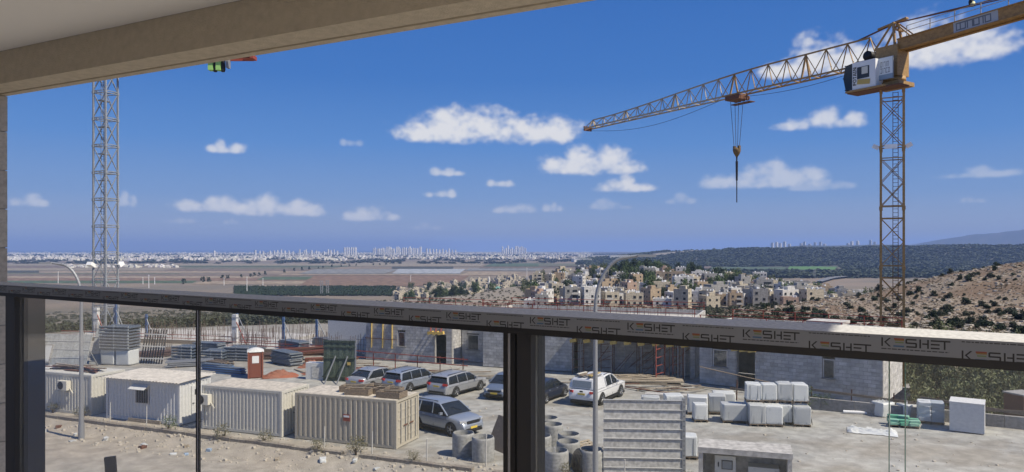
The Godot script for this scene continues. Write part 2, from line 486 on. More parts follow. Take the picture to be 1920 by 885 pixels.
func build_balcony() -> void:
	# ceiling, edge beam and the stone pier that carries it
	var tb := atan2(-0.452, 0.892)
	var xf := Transform3D(Basis(Vector3.UP, tb), Vector3.ZERO)
	var R := 1.2
	var b := Mb.new()
	b.box(xf * Transform3D(Basis(), Vector3((R - 9.0) * 0.5, 11.377 + 0.16, -(2.93 - 4.0) * 0.5)), Vector3(R + 9.0, 0.32, 6.93))
	struct(b, "ceiling", M.ceiling)
	b = Mb.new()   # section of the beam with its drip groove, swept along the facade
	var sec := [Vector2(2.93, 11.375), Vector2(2.93, 11.15), Vector2(3.105, 11.15), Vector2(3.108, 11.162), Vector2(3.128, 11.162), Vector2(3.131, 11.15), Vector2(3.188, 11.15), Vector2(3.188, 11.9), Vector2(2.932, 11.9)]
	for i in sec.size() - 1:
		var p: Vector2 = sec[i]
		var q: Vector2 = sec[i + 1]
		var k := 30
		for j in k:
			var x0 := lerpf(-9.0, R, float(j) / k)
			var x1 := lerpf(-9.0, R, float(j + 1) / k)
			var e := Vector2(q.y - p.y, -(q.x - p.x)).normalized()
			var nn := xf.basis * Vector3(0, e.y, -e.x)
			b.quad(xf * Vector3(x0, p.y, -p.x), xf * Vector3(x1, p.y, -p.x), xf * Vector3(x1, q.y, -q.x), xf * Vector3(x0, q.y, -q.x), nn)
	for x in [-9.0, R]:
		b.box(xf * Transform3D(Basis(), Vector3(x, 11.53, -3.06)), Vector3(0.004, 0.74, 0.25))
	struct(b, "beam", M.render)
	b = Mb.new()
	b.box(xf * Transform3D(Basis(), Vector3(-2.5, 8.6, 0.9)), Vector3(13.0, 0.3, 5.0))
	struct(b, "floor", M.tile)
	b = Mb.new()
	b.box(xf * Transform3D(Basis(), Vector3(-4.0, 10.05, 2.6)), Vector3(10.0, 2.62, 0.2))
	struct(b, "wall_behind", M.ceiling)
	var pier := thing("stone_pier", "sawn pale stone pier carrying the plastered beam", "pier", xf * Vector3(-6.15, 8.4, -3.06), tb)
	var core := Mb.new()
	core.cube(Vector3(-0.27, 0.0, -0.12), Vector3(0.27, 2.74, 0.12))
	put(core, "core", M.mortar, pier)
	for i in 10:
		var y := 0.0 + i * 0.29 - 0.13
		var hgt := 0.284 if i < 9 else 0.262
		piece(pier, "stone_block", [M.stone, M.stone_b][i % 2], Vector3(0.0, y + hgt * 0.5 + 0.003, rr(-0.002, 0.002)), Vector3(0.564 + rr(-0.004, 0.004), hgt, 0.256))
	# the railing
	var tr := atan2(-0.538, 0.8428)
	var r := thing("balcony_railing", "dark handrail with printed protective film above clear glass panels", "railing", Vector3(0.0245, 9.85, -1.6806), tr)
	var X0 := -3.1
	var X1 := 1.7
	b = Mb.new()
	b.cube(Vector3(X0, -0.031, -0.143), Vector3(X1, -0.0006, -0.0006))
	var hr := put(b, "handrail", M.anodised, r)
	b = Mb.new()
	b.quad(Vector3(X0, -0.0, -0.1425), Vector3(X0, 0.0, 0.0), Vector3(X1, 0.0, 0.0), Vector3(X1, 0.0, -0.1425), Vector3.UP)
	tag(put(b, "top_film", M.film, hr), "whitish protective film on the top of the handrail")
	b = Mb.new()
	b.quad(Vector3(X0, -0.032, 0.0), Vector3(X1, -0.032, 0.0), Vector3(X1, -0.0004, 0.0), Vector3(X0, -0.0004, 0.0), Vector3.BACK, Rect2((X0 - 0.0) / 0.24 - 0.04, 0, (X1 - X0) / 0.24, 1))
	tag(put(b, "printed_film", M.film_print, hr), "grey protective film printed with a repeated wordmark")
	b = Mb.new()
	b.cube(Vector3(X0, -0.0465, -0.125), Vector3(X1, -0.0322, -0.0035))
	put(b, "glazing_channel", M.black, r)
	for p in [[-0.034, 0.004, -0.096, -0.03], [-2.60, -2.52, -0.15, -0.03]]:
		piece(r, "post", M.post, Vector3((p[0] + p[1]) * 0.5, -0.58, (p[2] + p[3]) * 0.5), Vector3(p[1] - p[0], 1.065, p[3] - p[2]))
	piece(r, "gasket", M.black, Vector3(-0.0755, -0.58, -0.052), Vector3(0.011, 1.065, 0.02))
	piece(r, "clip_strip", M.alu, Vector3(-0.0657, -0.58, -0.052), Vector3(0.0085, 1.065, 0.014))
	piece(r, "gasket", M.black, Vector3(-0.0545, -0.58, -0.052), Vector3(0.013, 1.065, 0.02))
	piece(r, "gasket", M.black, Vector3(-1.3, -0.58, -0.052), Vector3(0.006, 1.065, 0.007))
	piece(r, "clip_strip", M.alu, Vector3(-1.2935, -0.58, -0.052), Vector3(0.007, 1.065, 0.006))
	piece(r, "gasket", M.black, Vector3(-1.288, -0.58, -0.052), Vector3(0.004, 1.065, 0.007))
	for g in [[-2.515, -1.305], [-1.283, -0.082], [0.006, 0.748], [0.772, 1.66]]:
		var gl := piece(r, "glass_panel", M.pane, Vector3((g[0] + g[1]) * 0.5, -0.575, -0.052), Vector3(g[1] - g[0], 1.05, 0.008))
		tag(gl, "clear glass panel of the railing")
	for x in [0.7472, 0.7728]:
		piece(r, "glass_edge", M.glass_edge, Vector3(x, -0.575, -0.052), Vector3(0.0014, 1.05, 0.0085))

# ---------------------------------------------------------------- unfinished block houses
func block_wall(parent: Node, w: float, h: float, holes: Array, m: Material) -> void:   # wall in the xy plane facing +z, thickness 0.22; holes are Rect2 openings
	var b := Mb.new()
	var bl := Mb.new()
	var y := 0.0
	var row := 0
	while y < h - 0.02:
		var hh := minf(0.25, h - y)
		var cuts := []
		for r in holes:
			if y + hh > r.position.y + 0.01 and y < r.end.y - 0.01: cuts.append(r)
		var x := -0.25 if row % 2 else 0.0
		while x < w:
			var a := maxf(x, 0.0)
			var e := minf(x + 0.5, w)
			x += 0.5
			var spans := [[a, e]]
			for r in cuts:
				var nxt := []
				for s in spans:
					if r.end.x <= s[0] or r.position.x >= s[1]: nxt.append(s)
					else:
						if r.position.x > s[0]: nxt.append([s[0], r.position.x])
						if r.end.x < s[1]: nxt.append([r.end.x, s[1]])
				spans = nxt
			for s in spans:
				if s[1] - s[0] < 0.03: continue
				var q := rr(0.76, 1.05)
				bl.col = Color(q, q, q * rr(0.97, 1.02))
				bl.cube(Vector3(s[0] + 0.011, y + 0.013, -0.2), Vector3(s[1] - 0.011, y + hh - 0.012, rr(-0.004, 0.004)))
				b.cube(Vector3(s[0] - 0.001, y, -0.19), Vector3(s[1] + 0.001, y + hh, -0.022))
		y += hh
		row += 1
	tag(put(bl, "blocks", m, parent), "", "", "", "stuff")
	put(b, "mortar", M.mortar, parent)

func hole_frame(parent: Node, r: Rect2) -> void:
	var f := Mb.new()
	for s in [[r.position.x + 0.03, r.position.y, 0.06, r.size.y], [r.end.x - 0.09, r.position.y, 0.06, r.size.y]]:
		f.cube(Vector3(s[0], s[1], -0.14), Vector3(s[0] + s[2], s[1] + s[3], -0.06))
	f.cube(Vector3(r.position.x + 0.03, r.end.y - 0.07, -0.139), Vector3(r.end.x - 0.03, r.end.y - 0.01, -0.061))
	var win := put(f, "window_frame", M.alu, parent)
	var g := Mb.new()
	g.cube(Vector3(r.position.x + 0.09, r.position.y + 0.02, -0.11), Vector3(r.end.x - 0.09, r.end.y - 0.07, -0.1))
	put(g, "pane", M.house_pane, win)
	piece(parent, "sill", M.conc, Vector3(r.get_center().x, r.position.y - 0.03, 0.03), Vector3(r.size.x + 0.14, 0.06, 0.2))

func house_shell(at: Vector3, turn: float, w: float, dep: float, h: float, front: Array, side: Array, label: String) -> Node3D:
	var o := thing("block_house", label, "building", at, turn, "unfinished block houses")
	var fr := Node3D.new(); fr.name = "front_wall"; o.add_child(fr)
	var rects := []
	for r in front: rects.append(r[0])
	block_wall(fr, w, h, rects, M.block)
	for r in front:
		if r[1] == "w": hole_frame(fr, r[0])
		else: piece(fr, "door_jamb", M.conc, Vector3(r[0].position.x - 0.04, r[0].get_center().y, 0.0), Vector3(0.08, r[0].size.y, 0.3))
	var rs := Node3D.new(); rs.name = "side_wall"; o.add_child(rs)
	rs.position = Vector3(w - 0.004, 0, -0.212); rs.rotation.y = PI * 0.5
	block_wall(rs, dep - 0.3, h, side, M.block)
	var ls := Mb.new()
	ls.cube(Vector3(0.0, 0.0, -dep), Vector3(0.2, h - 0.01, -0.22))
	put(ls, "side_wall", M.block, o)
	ls = Mb.new()
	ls.cube(Vector3(0.2, 0.0, -dep), Vector3(w - 0.21, h - 0.01, -dep + 0.2))
	put(ls, "back_wall", M.block, o)
	ls = Mb.new()
	ls.cube(Vector3(0.22, 2.75, -dep + 0.21), Vector3(w - 0.22, 2.95, -0.21))
	put(ls, "floor_slab", M.conc, o)
	ls = Mb.new()
	ls.cube(Vector3(-0.06, h, -dep - 0.05), Vector3(w + 0.06, h + 0.2, 0.06))
	var rf := put(ls, "roof_slab", M.conc_pale, o)
	for e in [[Vector3(-0.06, h + 0.2, -0.16), Vector3(w + 0.06, h + 0.62, 0.04)], [Vector3(-0.06, h + 0.2, -dep - 0.05), Vector3(w + 0.06, h + 0.62, -dep + 0.15)], [Vector3(-0.06, h + 0.2, -dep + 0.151), Vector3(0.12, h + 0.62, -0.161)], [Vector3(w - 0.12, h + 0.2, -dep + 0.151), Vector3(w + 0.06, h + 0.62, -0.161)]]:
		ls = Mb.new()
		ls.cube(e[0], e[1])
		put(ls, "parapet", M.conc_pale, rf)
	# red guard rail on posts round the roof
	var y0 := h + 0.6
	var n := int(w / 2.2)
	for i in n + 1:
		var x := lerpf(0.05, w - 0.05, float(i) / n)
		for z in [-0.05, -dep + 0.05]:
			stick(o, "guard_post", M.red, Vector3(x, y0 - 0.3, z), Vector3(x, y0 + 0.72, z), 0.05)
	for z in [-0.05, -dep + 0.05]:
		for yy in [0.35, 0.7]:
			stick(o, "guard_rail", M.red, Vector3(-0.05, y0 + yy, z + 0.04), Vector3(w + 0.05, y0 + yy + rr(-0.04, 0.04), z + 0.04), 0.045)
	# starter bars on the roof
	var st := Mb.new()
	for i in int(w * 5.0):
		var x := rr(0.1, w - 0.1)
		st.bar(Vector3(x, h + 0.2, -dep * 0.45 + rr(-0.1, 0.1)), Vector3(x + rr(-0.04, 0.04), h + rr(0.8, 1.3), -dep * 0.45), 0.02)
	tag(put(st, "starter_bars", M.rebar, o), "", "", "", "stuff")
	return o

func scaffold_frame(parent: Node, at: Vector3, turn: float, h: float, m: Material) -> void:
	var o := Node3D.new()
	o.name = "scaffold_frame"
	parent.add_child(o, true)
	o.position = at
	o.rotation.y = turn
	for x in [-0.45, 0.45]: stick(o, "upright", m, Vector3(x, 0, 0), Vector3(x, h, 0), 0.055)
	var y := 0.5
	while y < h:
		stick(o, "rung", m, Vector3(-0.45, y, 0.0), Vector3(0.45, y + 0.12, 0.0), 0.045)
		y += 0.62

func bracket_lamp(o: Node, x: float, y: float, z: float) -> void:
	stick(o, "prop_arm", M.red, Vector3(x, y + 0.5, z), Vector3(x + 0.1, y + 0.05, z + 0.35), 0.09)
	piece(o, "formwork_beam_end", M.yellow, Vector3(x + 0.12, y - 0.05, z + 0.38), Vector3(0.52, 0.26, 0.3), Basis(Vector3.BACK, 0.2))

func build_houses() -> void:
	var tA := atan2(-0.35, 0.937)
	# the long house with the lit return wall
	var a := house_shell(Vector3(-13.2, 0.05, -66.1), tA, 8.55, 7.0, 3.85, [[Rect2(3.25, 1.35, 0.75, 1.25), "w"], [Rect2(7.0, 0.1, 1.0, 2.35), "d"]], [], "grey block house with a narrow window beside a dark doorway")
	for x in [6.6, 7.1, 7.6]: bracket_lamp(a, x, 2.75, 0.05)
	for x in [0.6, 1.75, 2.7]:
		stick(a, "yellow_plank", M.timber_y, Vector3(x, 1.1, 0.07), Vector3(x + 0.05, 3.75, 0.09), 0.16, 0.05)
	stick(a, "ledger", M.rust, Vector3(0.0, 1.95, 0.16), Vector3(3.3, 1.9, 0.16), 0.06)
	var a2 := house_shell(Vector3(-13.2, 0.05, -66.1) + Vector3(0.937, 0, 0.35) * 8.62 + Vector3(0.35, 0, -0.937) * 1.9, tA, 2.75, 5.0, 3.8, [[Rect2(0.5, 1.1, 1.15, 1.3), "w"]], [], "recessed block house bay with a square window")
	var b0 := Vector3(-13.2, 0.05, -66.1) + Vector3(0.937, 0, 0.35) * 11.45
	var bh := house_shell(b0, tA, 17.6, 7.0, 4.1, [[Rect2(8.0, 0.1, 9.2, 3.1), "d"]], [], "wide block house with a propped open bay full of scaffold frames")
	# the propped slab in the open bay
	var bw := Node3D.new(); bw.name = "bay_wall"; bh.add_child(bw)
	bw.position = Vector3(8.0, 0.0, -1.15)
	block_wall(bw, 9.2, 3.05, [], M.block)
	piece(bh, "formwork_deck", M.timber, Vector3(12.6, 3.15, 0.4), Vector3(9.3, 0.1, 2.4))
	for i in 9: bracket_lamp(bh, 8.2 + i * 1.08, 2.75, 0.9 + rr(-0.1, 0.1))
	for i in 26:
		var x := rr(8.3, 17.0)
		var z := rr(-0.9, 1.3)
		stick(bh, "prop", [M.galv, M.rust, M.galv][i % 3], Vector3(x, 0.0, z), Vector3(x + rr(-0.03, 0.03), 3.1, z), 0.055)
	for q in [[8.6, 0.9, 0.2, 0], [10.8, 0.4, 0.1, 0], [15.2, 1.5, 0.9, 1], [16.4, 0.7, 0.7, 1], [13.9, -0.5, 0.3, 0]]:
		scaffold_frame(bh, Vector3(q[0], 0.0, q[1]), q[2], 3.0, M.red if q[3] else M.rust)
	for i in 10:
		var x := rr(9.0, 15.5)
		var z := rr(-0.8, 1.0)
		stick(bh, "brace", M.rust, Vector3(x, rr(0.2, 0.8), z), Vector3(x + rr(1.2, 2.2), rr(1.5, 2.6), z + rr(-0.4, 0.4)), 0.045)
	piece(bh, "working_deck", M.timber_pale, Vector3(14.2, 0.22, 2.3), Vector3(5.4, 0.12, 2.6), Basis(Vector3.UP, 0.25))
	for i in 16:
		piece(bh, "deck_board", M.timber_pale, Vector3(rr(12.2, 16.2), 0.31 + i * 0.004, rr(1.4, 3.2)), Vector3(rr(1.0, 2.2), 0.04, 0.2), Basis(Vector3.UP, rr(0.0, 0.7)))
	var tC := atan2(-0.616, 0.788)
	var ch := house_shell(Vector3(13.95, 0.05, -54.4), tC, 12.4, 6.5, 3.75, [[Rect2(1.0, 1.35, 1.15, 1.25), "w"], [Rect2(2.9, 0.1, 1.25, 2.5), "d"], [Rect2(8.7, 1.35, 0.8, 1.25), "w"]], [], "smooth grey block house with two windows either side of a doorway")
	for x in [2.75, 3.35, 3.95]: bracket_lamp(ch, x, 2.85, 0.02)
	stick(ch, "plank_rail", M.timber, Vector3(0.4, 1.35, 0.9), Vector3(6.0, 0.8, 1.3), 0.16, 0.04)
	# stair box on the roof
	var sb := Mb.new()
	for q in [[7.2, 0.0, 9.6, 0.22, -3.6, -1.6], [7.2, 0.22, 7.4, 0.75, -3.6, -1.6], [8.3, 0.22, 8.45, 0.75, -1.8, -1.6], [9.45, 0.22, 9.6, 0.75, -1.8, -1.6], [7.2, 0.751, 9.6, 1.0, -3.6, -1.6]]:
		sb.cube(Vector3(q[0], 3.96 + q[1], q[4]), Vector3(q[2], 3.96 + q[3], q[5]))
	put(sb, "stair_box", M.conc_pale, ch)

# ---------------------------------------------------------------- cranes
func mast_mesh(w: float, h: float, leg: float, br: float, xs: int, top: float) -> ArrayMesh:
	var b := Mb.new()
	var q := w * 0.5
	var c := [Vector3(-q, 0, -q), Vector3(q, 0, -q), Vector3(q, 0, q), Vector3(-q, 0, q)]
	for i in 4:
		var a: Vector3 = c[i]
		var e: Vector3 = c[(i + 1) % 4]
		b.bar(a, a + Vector3(0, h, 0), leg)
		for y in [leg * 0.5, top]:
			b.bar(a + Vector3(0, y, 0), e + Vector3(0, y, 0), br)
		for k in xs:
			var y0 := leg * 0.5 + (top - leg * 0.5) * k / xs
			var y1 := leg * 0.5 + (top - leg * 0.5) * (k + 1) / xs
			b.bar(a + Vector3(0, y0, 0), e + Vector3(0, y1, 0), br * 0.72)
			b.bar(a + Vector3(0, y1, 0), e + Vector3(0, y0, 0), br * 0.72)
		b.box(Transform3D(Basis(), a + Vector3(0, h - 0.1, 0)), Vector3(leg * 1.5, 0.3, leg * 1.5))
	return b.mesh()

func ladder(parent: Node, h: float, x: float, z: float, m: Material) -> void:
	var b := Mb.new()
	for s in [-0.2, 0.2]: b.bar(Vector3(x + s, 0, z), Vector3(x + s, h, z), 0.05)
	var y := 0.3
	while y < h:
		b.bar(Vector3(x - 0.2, y, z), Vector3(x + 0.2, y, z), 0.035)
		y += 0.32
	put(b, "ladder", m, parent)

func sign_texture(two: bool) -> ImageTexture:   # hand-cut square letters on a banner
	var im := Image.create(256, 192 if two else 64, false, Image.FORMAT_RGB8)
	im.fill(Color(0.86, 0.88, 0.88) if two else Color(0.66, 0.67, 0.68))
	var ink := Color(0.45, 0.46, 0.47) if two else Color(0.40, 0.42, 0.45)
	var rows := [[36, 46], [92, 46]] if two else [[10, 44]]
	for r in rows:
		var x := 30 if two else 14
		var kinds := [0, 1, 2, 1, 3] if r[0] == 36 else [4, 1, 2, 5, 0]
		if not two: kinds = [0, 4, 1, 2, 5, 3, 1, 4]
		for k in kinds:
			var w := 12 if k == 1 else 30
			im.fill_rect(Rect2i(x, r[0], w, 7), ink)
			if k in [0, 2, 3, 4]: im.fill_rect(Rect2i(x + w - 7, r[0], 7, r[1]), ink)
			if k == 1: im.fill_rect(Rect2i(x + 5, r[0], 7, r[1]), ink)
			if k in [0, 3, 5]: im.fill_rect(Rect2i(x, r[0], 7, r[1]), ink)
			if k in [0, 5, 4]: im.fill_rect(Rect2i(x, r[0] + r[1] - 7, w, 7), ink)
			x += w + 10 if two else w
	if two: im.fill_rect(Rect2i(0, 150, 256, 42), Color(0.55, 0.62, 0.68))
	return ImageTexture.create_from_image(im)

func build_cranes() -> void:
	# --- yellow crane: mast, slewing ring, cab, jib to the left and away, counter jib
	var o := thing("yellow_tower_crane", "yellow tower crane with white cab and long lattice jib over the site", "tower crane", Vector3(32.24, -1.6, -62.0), yaw(-27.4))
	var sec := mast_mesh(1.72, 5.05, 0.17, 0.08, 2, 4.1)
	for i in 5:
		putm(sec, "mast_section", M.crane, o, Transform3D(Basis(), Vector3(0, i * 5.05, 0)))
	ladder(o, 25.0, 0.25, -0.5, M.rust)
	var fl := Mb.new()
	fl.cube(Vector3(-1.3, -0.9, -1.3), Vector3(1.3, 0.15, 1.3))
	put(fl, "foundation", M.conc, o)
	for s in [-1.0, 1.0]:
		piece(o, "flood_light", M.lamp_white, Vector3(s * 1.25, 20.3, 0.3), Vector3(0.5, 0.34, 0.2), Basis(Vector3.BACK, s * 0.5))
		stick(o, "light_bracket", M.crane, Vector3(s * 0.85, 20.2, 0.3), Vector3(s * 1.15, 20.25, 0.3), 0.08)
	piece(o, "flood_light", M.lamp_white, Vector3(-0.1, 20.2, 0.95), Vector3(0.95, 0.34, 0.2))
	var t := Node3D.new(); t.name = "slewing_top"; o.add_child(t)
	t.position = Vector3(0, 26.4, 0)
	t.rotation.y = atan2(0.849, -0.528) + yaw(27.4)   # local +x runs along the jib
	var b := Mb.new()
	b.cube(Vector3(-1.25, -1.15, -1.15), Vector3(1.25, -0.8, 1.15))
	b.lathe([Vector2(0.0, -0.8), Vector2(1.05, -0.8), Vector2(1.05, -0.3), Vector2(0.0, -0.3)], 20)
	b.cube(Vector3(-0.95, -0.3, -0.85), Vector3(0.95, 2.3, 0.85))
	put(b, "slewing_ring", M.crane, t)
	# jib: two lower chords, one upper chord, zigzag
	var L := 41.9
	var base := 1.25
	var seg := 0
	var x := 0.9
	while x < L - 0.1:
		var x1 := minf(x + 8.6, L)
		b = Mb.new()
		var k := maxi(int(round((x1 - x) / 2.15)), 1)
		for i in k:
			var a := lerpf(x, x1, float(i) / k)
			var e := lerpf(x, x1, float(i + 1) / k)
			var ha := lerpf(2.35, 1.0, smoothstep(12.0, 40.0, a))
			var he := lerpf(2.35, 1.0, smoothstep(12.0, 40.0, e))
			var mid := (a + e) * 0.5
			var hm := (ha + he) * 0.5
			for s in [-0.62, 0.62]:
				b.bar(Vector3(a, base, s), Vector3(e, base, s), 0.13, 0.14)
				b.bar(Vector3(a, base, s), Vector3(mid, base + hm, 0), 0.075)
				b.bar(Vector3(e, base, s), Vector3(mid, base + hm, 0), 0.075)
			b.bar(Vector3(a, base, -0.62), Vector3(e, base, 0.62), 0.06)
			b.bar(Vector3(a, base, -0.62), Vector3(a, base, 0.62), 0.08)
			if mid + 2.15 < L: b.bar(Vector3(mid, base + hm, 0), Vector3(mid + 2.15, base + lerpf(2.35, 1.0, smoothstep(12.0, 40.0, mid + 2.15)), 0), 0.13)
			if i == k - 1:
				b.bar(Vector3(mid, base + hm, 0), Vector3(mid, base, 0.62), 0.14)
				b.bar(Vector3(mid, base + hm, 0), Vector3(mid, base, -0.62), 0.14)
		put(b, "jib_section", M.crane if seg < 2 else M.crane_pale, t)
		seg += 1
		x = x1
	b = Mb.new()
	b.cube(Vector3(L - 0.05, base - 0.3, -0.62), Vector3(L + 0.12, base + 0.3, 0.62))
	put(b, "jib_tip", M.rust, t)
	b = Mb.new()   # slack hoist line under the outer jib
	for i in 16:
		var a0 := lerpf(19.2, L, i / 16.0)
		var a1 := lerpf(19.2, L, (i + 1) / 16.0)
		b.bar(Vector3(a0, base - 0.25 - 1.1 * sin(PI * i / 16.0), 0), Vector3(a1, base - 0.25 - 1.1 * sin(PI * (i + 1) / 16.0), 0), 0.035)
	for i in 10:
		var a0 := lerpf(2.0, 17.0, i / 10.0)
		var a1 := lerpf(2.0, 17.0, (i + 1) / 10.0)
		b.bar(Vector3(a0, base - 0.2 - 0.5 * sin(PI * i / 10.0), 0), Vector3(a1, base - 0.2 - 0.5 * sin(PI * (i + 1) / 10.0), 0), 0.035)
	put(b, "hoist_line", M.cable, t)
	# trolley, hook block and sling
	var tx := 16.7
	b = Mb.new()
	b.cube(Vector3(tx - 0.9, base - 0.55, -0.75), Vector3(tx + 0.9, base - 0.12, 0.75))
	b.cube(Vector3(tx - 1.1, base - 0.75, 0.75), Vector3(tx + 1.5, base - 0.68, 1.5))
	for s in [-0.7, -0.2, 0.3, 0.75]: b.lathe([Vector2(0, -0.1), Vector2(0.26, -0.1), Vector2(0.26, 0.1), Vector2(0, 0.1)], 10, Vector3(tx + s, base - 0.35, 0.8), Basis(Vector3.RIGHT, PI * 0.5))
	put(b, "trolley", M.rust, t)
	b = Mb.new()
	for s in [[-0.85, -0.33], [-0.25, -0.1], [0.25, 0.1], [0.85, 0.33]]:
		b.bar(Vector3(tx + s[0], base - 0.5, 0), Vector3(tx + s[1], base - 5.6, 0), 0.035)
	put(b, "hoist_rope", M.cable, t)
	b = Mb.new()
	b.lathe([Vector2(0.0, -0.75), Vector2(0.1, -0.7), Vector2(0.34, -0.3), Vector2(0.42, 0.0), Vector2(0.34, 0.25), Vector2(0.0, 0.25)], 14, Vector3(tx, base - 5.75, 0))
	b.cube(Vector3(tx - 0.42, base - 5.7, -0.12), Vector3(tx - 0.2, base - 5.3, 0.12))
	b.cube(Vector3(tx + 0.2, base - 5.7, -0.12), Vector3(tx + 0.42, base - 5.3, 0.12))
	var hk := put(b, "hook_block", M.hook, t)
	b = Mb.new()
	b.tube(Vector3(tx, base - 6.4, 0), Vector3(tx, base - 6.9, 0), 0.09, 0.07, 8)
	b.tube(Vector3(tx, base - 6.9, 0), Vector3(tx, base - 8.9, 0), 0.13, 0.1, 8)
	b.tube(Vector3(tx, base - 8.9, 0), Vector3(tx, base - 11.2, 0), 0.055, 0.05, 8)
	put(b, "sling", M.black, hk)
	# cab: white box with a raked glass front, beside the mast under the jib root
	var cab := Node3D.new(); cab.name = "cab"; t.add_child(cab)
	cab.position = Vector3(0.2, -1.15, -1.35)
	b = Mb.new()
	b.cube(Vector3(0.0, 0.0, -0.75), Vector3(2.1, 2.3, 0.75))
	put(b, "cab_shell", M.white, cab)
	b = Mb.new()
	var pr := [Vector2(2.1, 0.0), Vector2(2.75, 0.12), Vector2(2.95, 1.15), Vector2(2.75, 2.2), Vector2(2.1, 2.3)]
	for i in pr.size() - 1:
		var p: Vector2 = pr[i]
		var q: Vector2 = pr[i + 1]
		var nn := Vector3(q.y - p.y, p.x - q.x, 0).normalized()
		b.quad(Vector3(p.x, p.y, -0.74), Vector3(p.x, p.y, 0.74), Vector3(q.x, q.y, 0.74), Vector3(q.x, q.y, -0.74), nn)
		for s in [-0.74, 0.74]: b.tri(Vector3(2.1, 1.1, s), Vector3(p.x, p.y, s), Vector3(q.x, q.y, s), Vector3(0, 0, s).normalized(), Vector3(0, 0, s).normalized(), Vector3(0, 0, s).normalized())
	put(b, "front_glazing", M.dark_glass, cab)
	for y in [0.1, 1.15, 2.2]: stick(cab, "glazing_bar", M.black, Vector3(2.96 - absf(y - 1.15) * 0.18, y, -0.76), Vector3(2.96 - absf(y - 1.15) * 0.18, y, 0.76), 0.07)
	piece(cab, "side_window", M.dark_glass, Vector3(1.1, 1.35, -0.755), Vector3(1.1, 1.0, 0.02))
	piece(cab, "side_window", M.cream, Vector3(0.95, 1.5, -0.77), Vector3(0.55, 0.6, 0.01))
	piece(cab, "yellow_sheet", M.timber_y, Vector3(1.05, 0.55, -0.78), Vector3(1.15, 0.42, 0.02), Basis(Vector3.BACK, 0.12))
	var tm := TextMesh.new()
	var sf := SystemFont.new()
	sf.font_names = PackedStringArray(["Droid Sans"]); sf.font_weight = 700
	tm.font = sf; tm.text = "POTAIN"; tm.font_size = 64; tm.pixel_size = 0.0068; tm.depth = 0.01
	var lt := putm(tm, "lettering", M.black, cab, Transform3D(Basis(Vector3.UP, Vector3.RIGHT, Vector3(0, 0, -1)), Vector3(1.86, 1.12, -0.765)))
	tag(lt, "black upright wordmark on the cab corner")
	piece(cab, "floor_tray", M.crane, Vector3(0.9, -0.1, 0.0), Vector3(3.6, 0.16, 1.7))
	piece(cab, "roof_rail", M.crane_pale, Vector3(1.0, 2.4, 0.3), Vector3(2.0, 0.16, 0.2))
	b = Mb.new()
	b.quad(Vector3(-0.15, -0.05, 0.0), Vector3(-1.35, -0.05, 0.0), Vector3(-1.35, 1.75, 0.0), Vector3(-0.15, 1.75, 0.0), Vector3.FORWARD)
	var bn := put(b, "banner", M.banner, t)
	bn.position = Vector3(0.35, -0.6, -1.62)
	tag(bn, "white banner with two rows of grey letters")
	piece(t, "banner_frame", M.galv, Vector3(-0.4, 0.25, -1.55), Vector3(1.25, 1.85, 0.08))
	piece(t, "walkway", M.rust, Vector3(0.5, -1.35, -1.3), Vector3(4.6, 0.12, 1.5))
	# head frame
	b = Mb.new()
	for s in [-0.6, 0.6]:
		b.bar(Vector3(-0.6, 2.2, s), Vector3(-0.3, 4.3, s * 0.6), 0.17)
		b.bar(Vector3(1.2, 2.2, s), Vector3(-0.2, 4.2, s * 0.6), 0.13)
		b.bar(Vector3(-2.2, 2.4, s), Vector3(-0.45, 4.2, s * 0.6), 0.1)
	b.bar(Vector3(-1.3, 4.45, 0), Vector3(1.2, 4.1, 0), 0.4, 0.13)
	b.bar(Vector3(-0.6, 3.6, -0.6), Vector3(-0.6, 3.6, 0.6), 0.14)
	put(b, "head_frame", M.crane, t)
	b = Mb.new()
	b.bar(Vector3(0.4, 4.15, 0), Vector3(3.2, 3.6, 0), 0.11)
	b.bar(Vector3(-0.5, 4.35, 0.35), Vector3(-13.0, 3.9, 0.5), 0.07)
	b.bar(Vector3(-0.5, 4.15, -0.35), Vector3(-13.0, 3.8, -0.5), 0.07)
	put(b, "tie_bar", M.rust, t)
	b = Mb.new()
	b.lathe([Vector2(0.0, -0.5), Vector2(0.42, -0.5), Vector2(0.42, 0.5), Vector2(0.0, 0.5)], 14, Vector3(2.0, 2.0, 0.1), Basis(Vector3.RIGHT, PI * 0.5))
	b.cube(Vector3(1.4, 1.35, -0.4), Vector3(3.2, 1.65, 0.6))
	put(b, "winch", M.black, t)
	# counter jib
	b = Mb.new()
	for s in [-0.55, 0.55]:
		b.box(Transform3D(Basis(), Vector3(-7.6, 1.65, s)), Vector3(13.4, 0.86, 0.14))
		for y in [1.2, 2.1]: b.box(Transform3D(Basis(), Vector3(-7.6, y, s)), Vector3(13.4, 0.07, 0.34))
	b.box(Transform3D(Basis(), Vector3(-7.6, 1.3, 0)), Vector3(13.2, 0.05, 0.9))
	var cj := put(b, "counter_jib", M.crane_deep, t)
	cj.rotation.z = -0.05
	cj.position.y = 0.55
	for i in 7:
		var xx := -1.6 - i * 1.9
		stick(t, "hand_rail_post", M.crane_pale, Vector3(xx, 2.7 - xx * 0.05, -0.62), Vector3(xx, 3.55 - xx * 0.05, -0.62), 0.05)
	for y in [3.15, 3.55]: stick(t, "hand_rail", M.crane_pale, Vector3(-1.6, y + 0.08, -0.62), Vector3(-13.2, y + 0.66, -0.62), 0.04)
	b = Mb.new()
	b.quad(Vector3(-5.4, 1.22, 0.0), Vector3(-8.6, 1.22, 0.0), Vector3(-8.6, 2.1, 0.0), Vector3(-5.4, 2.1, 0.0), Vector3.FORWARD)
	var cb := put(b, "name_board", M.board, t)
	cb.position = Vector3(0, 0.55, -0.632)
	cb.rotation.z = -0.05
	tag(cb, "grey board with a row of letters on the counter jib")
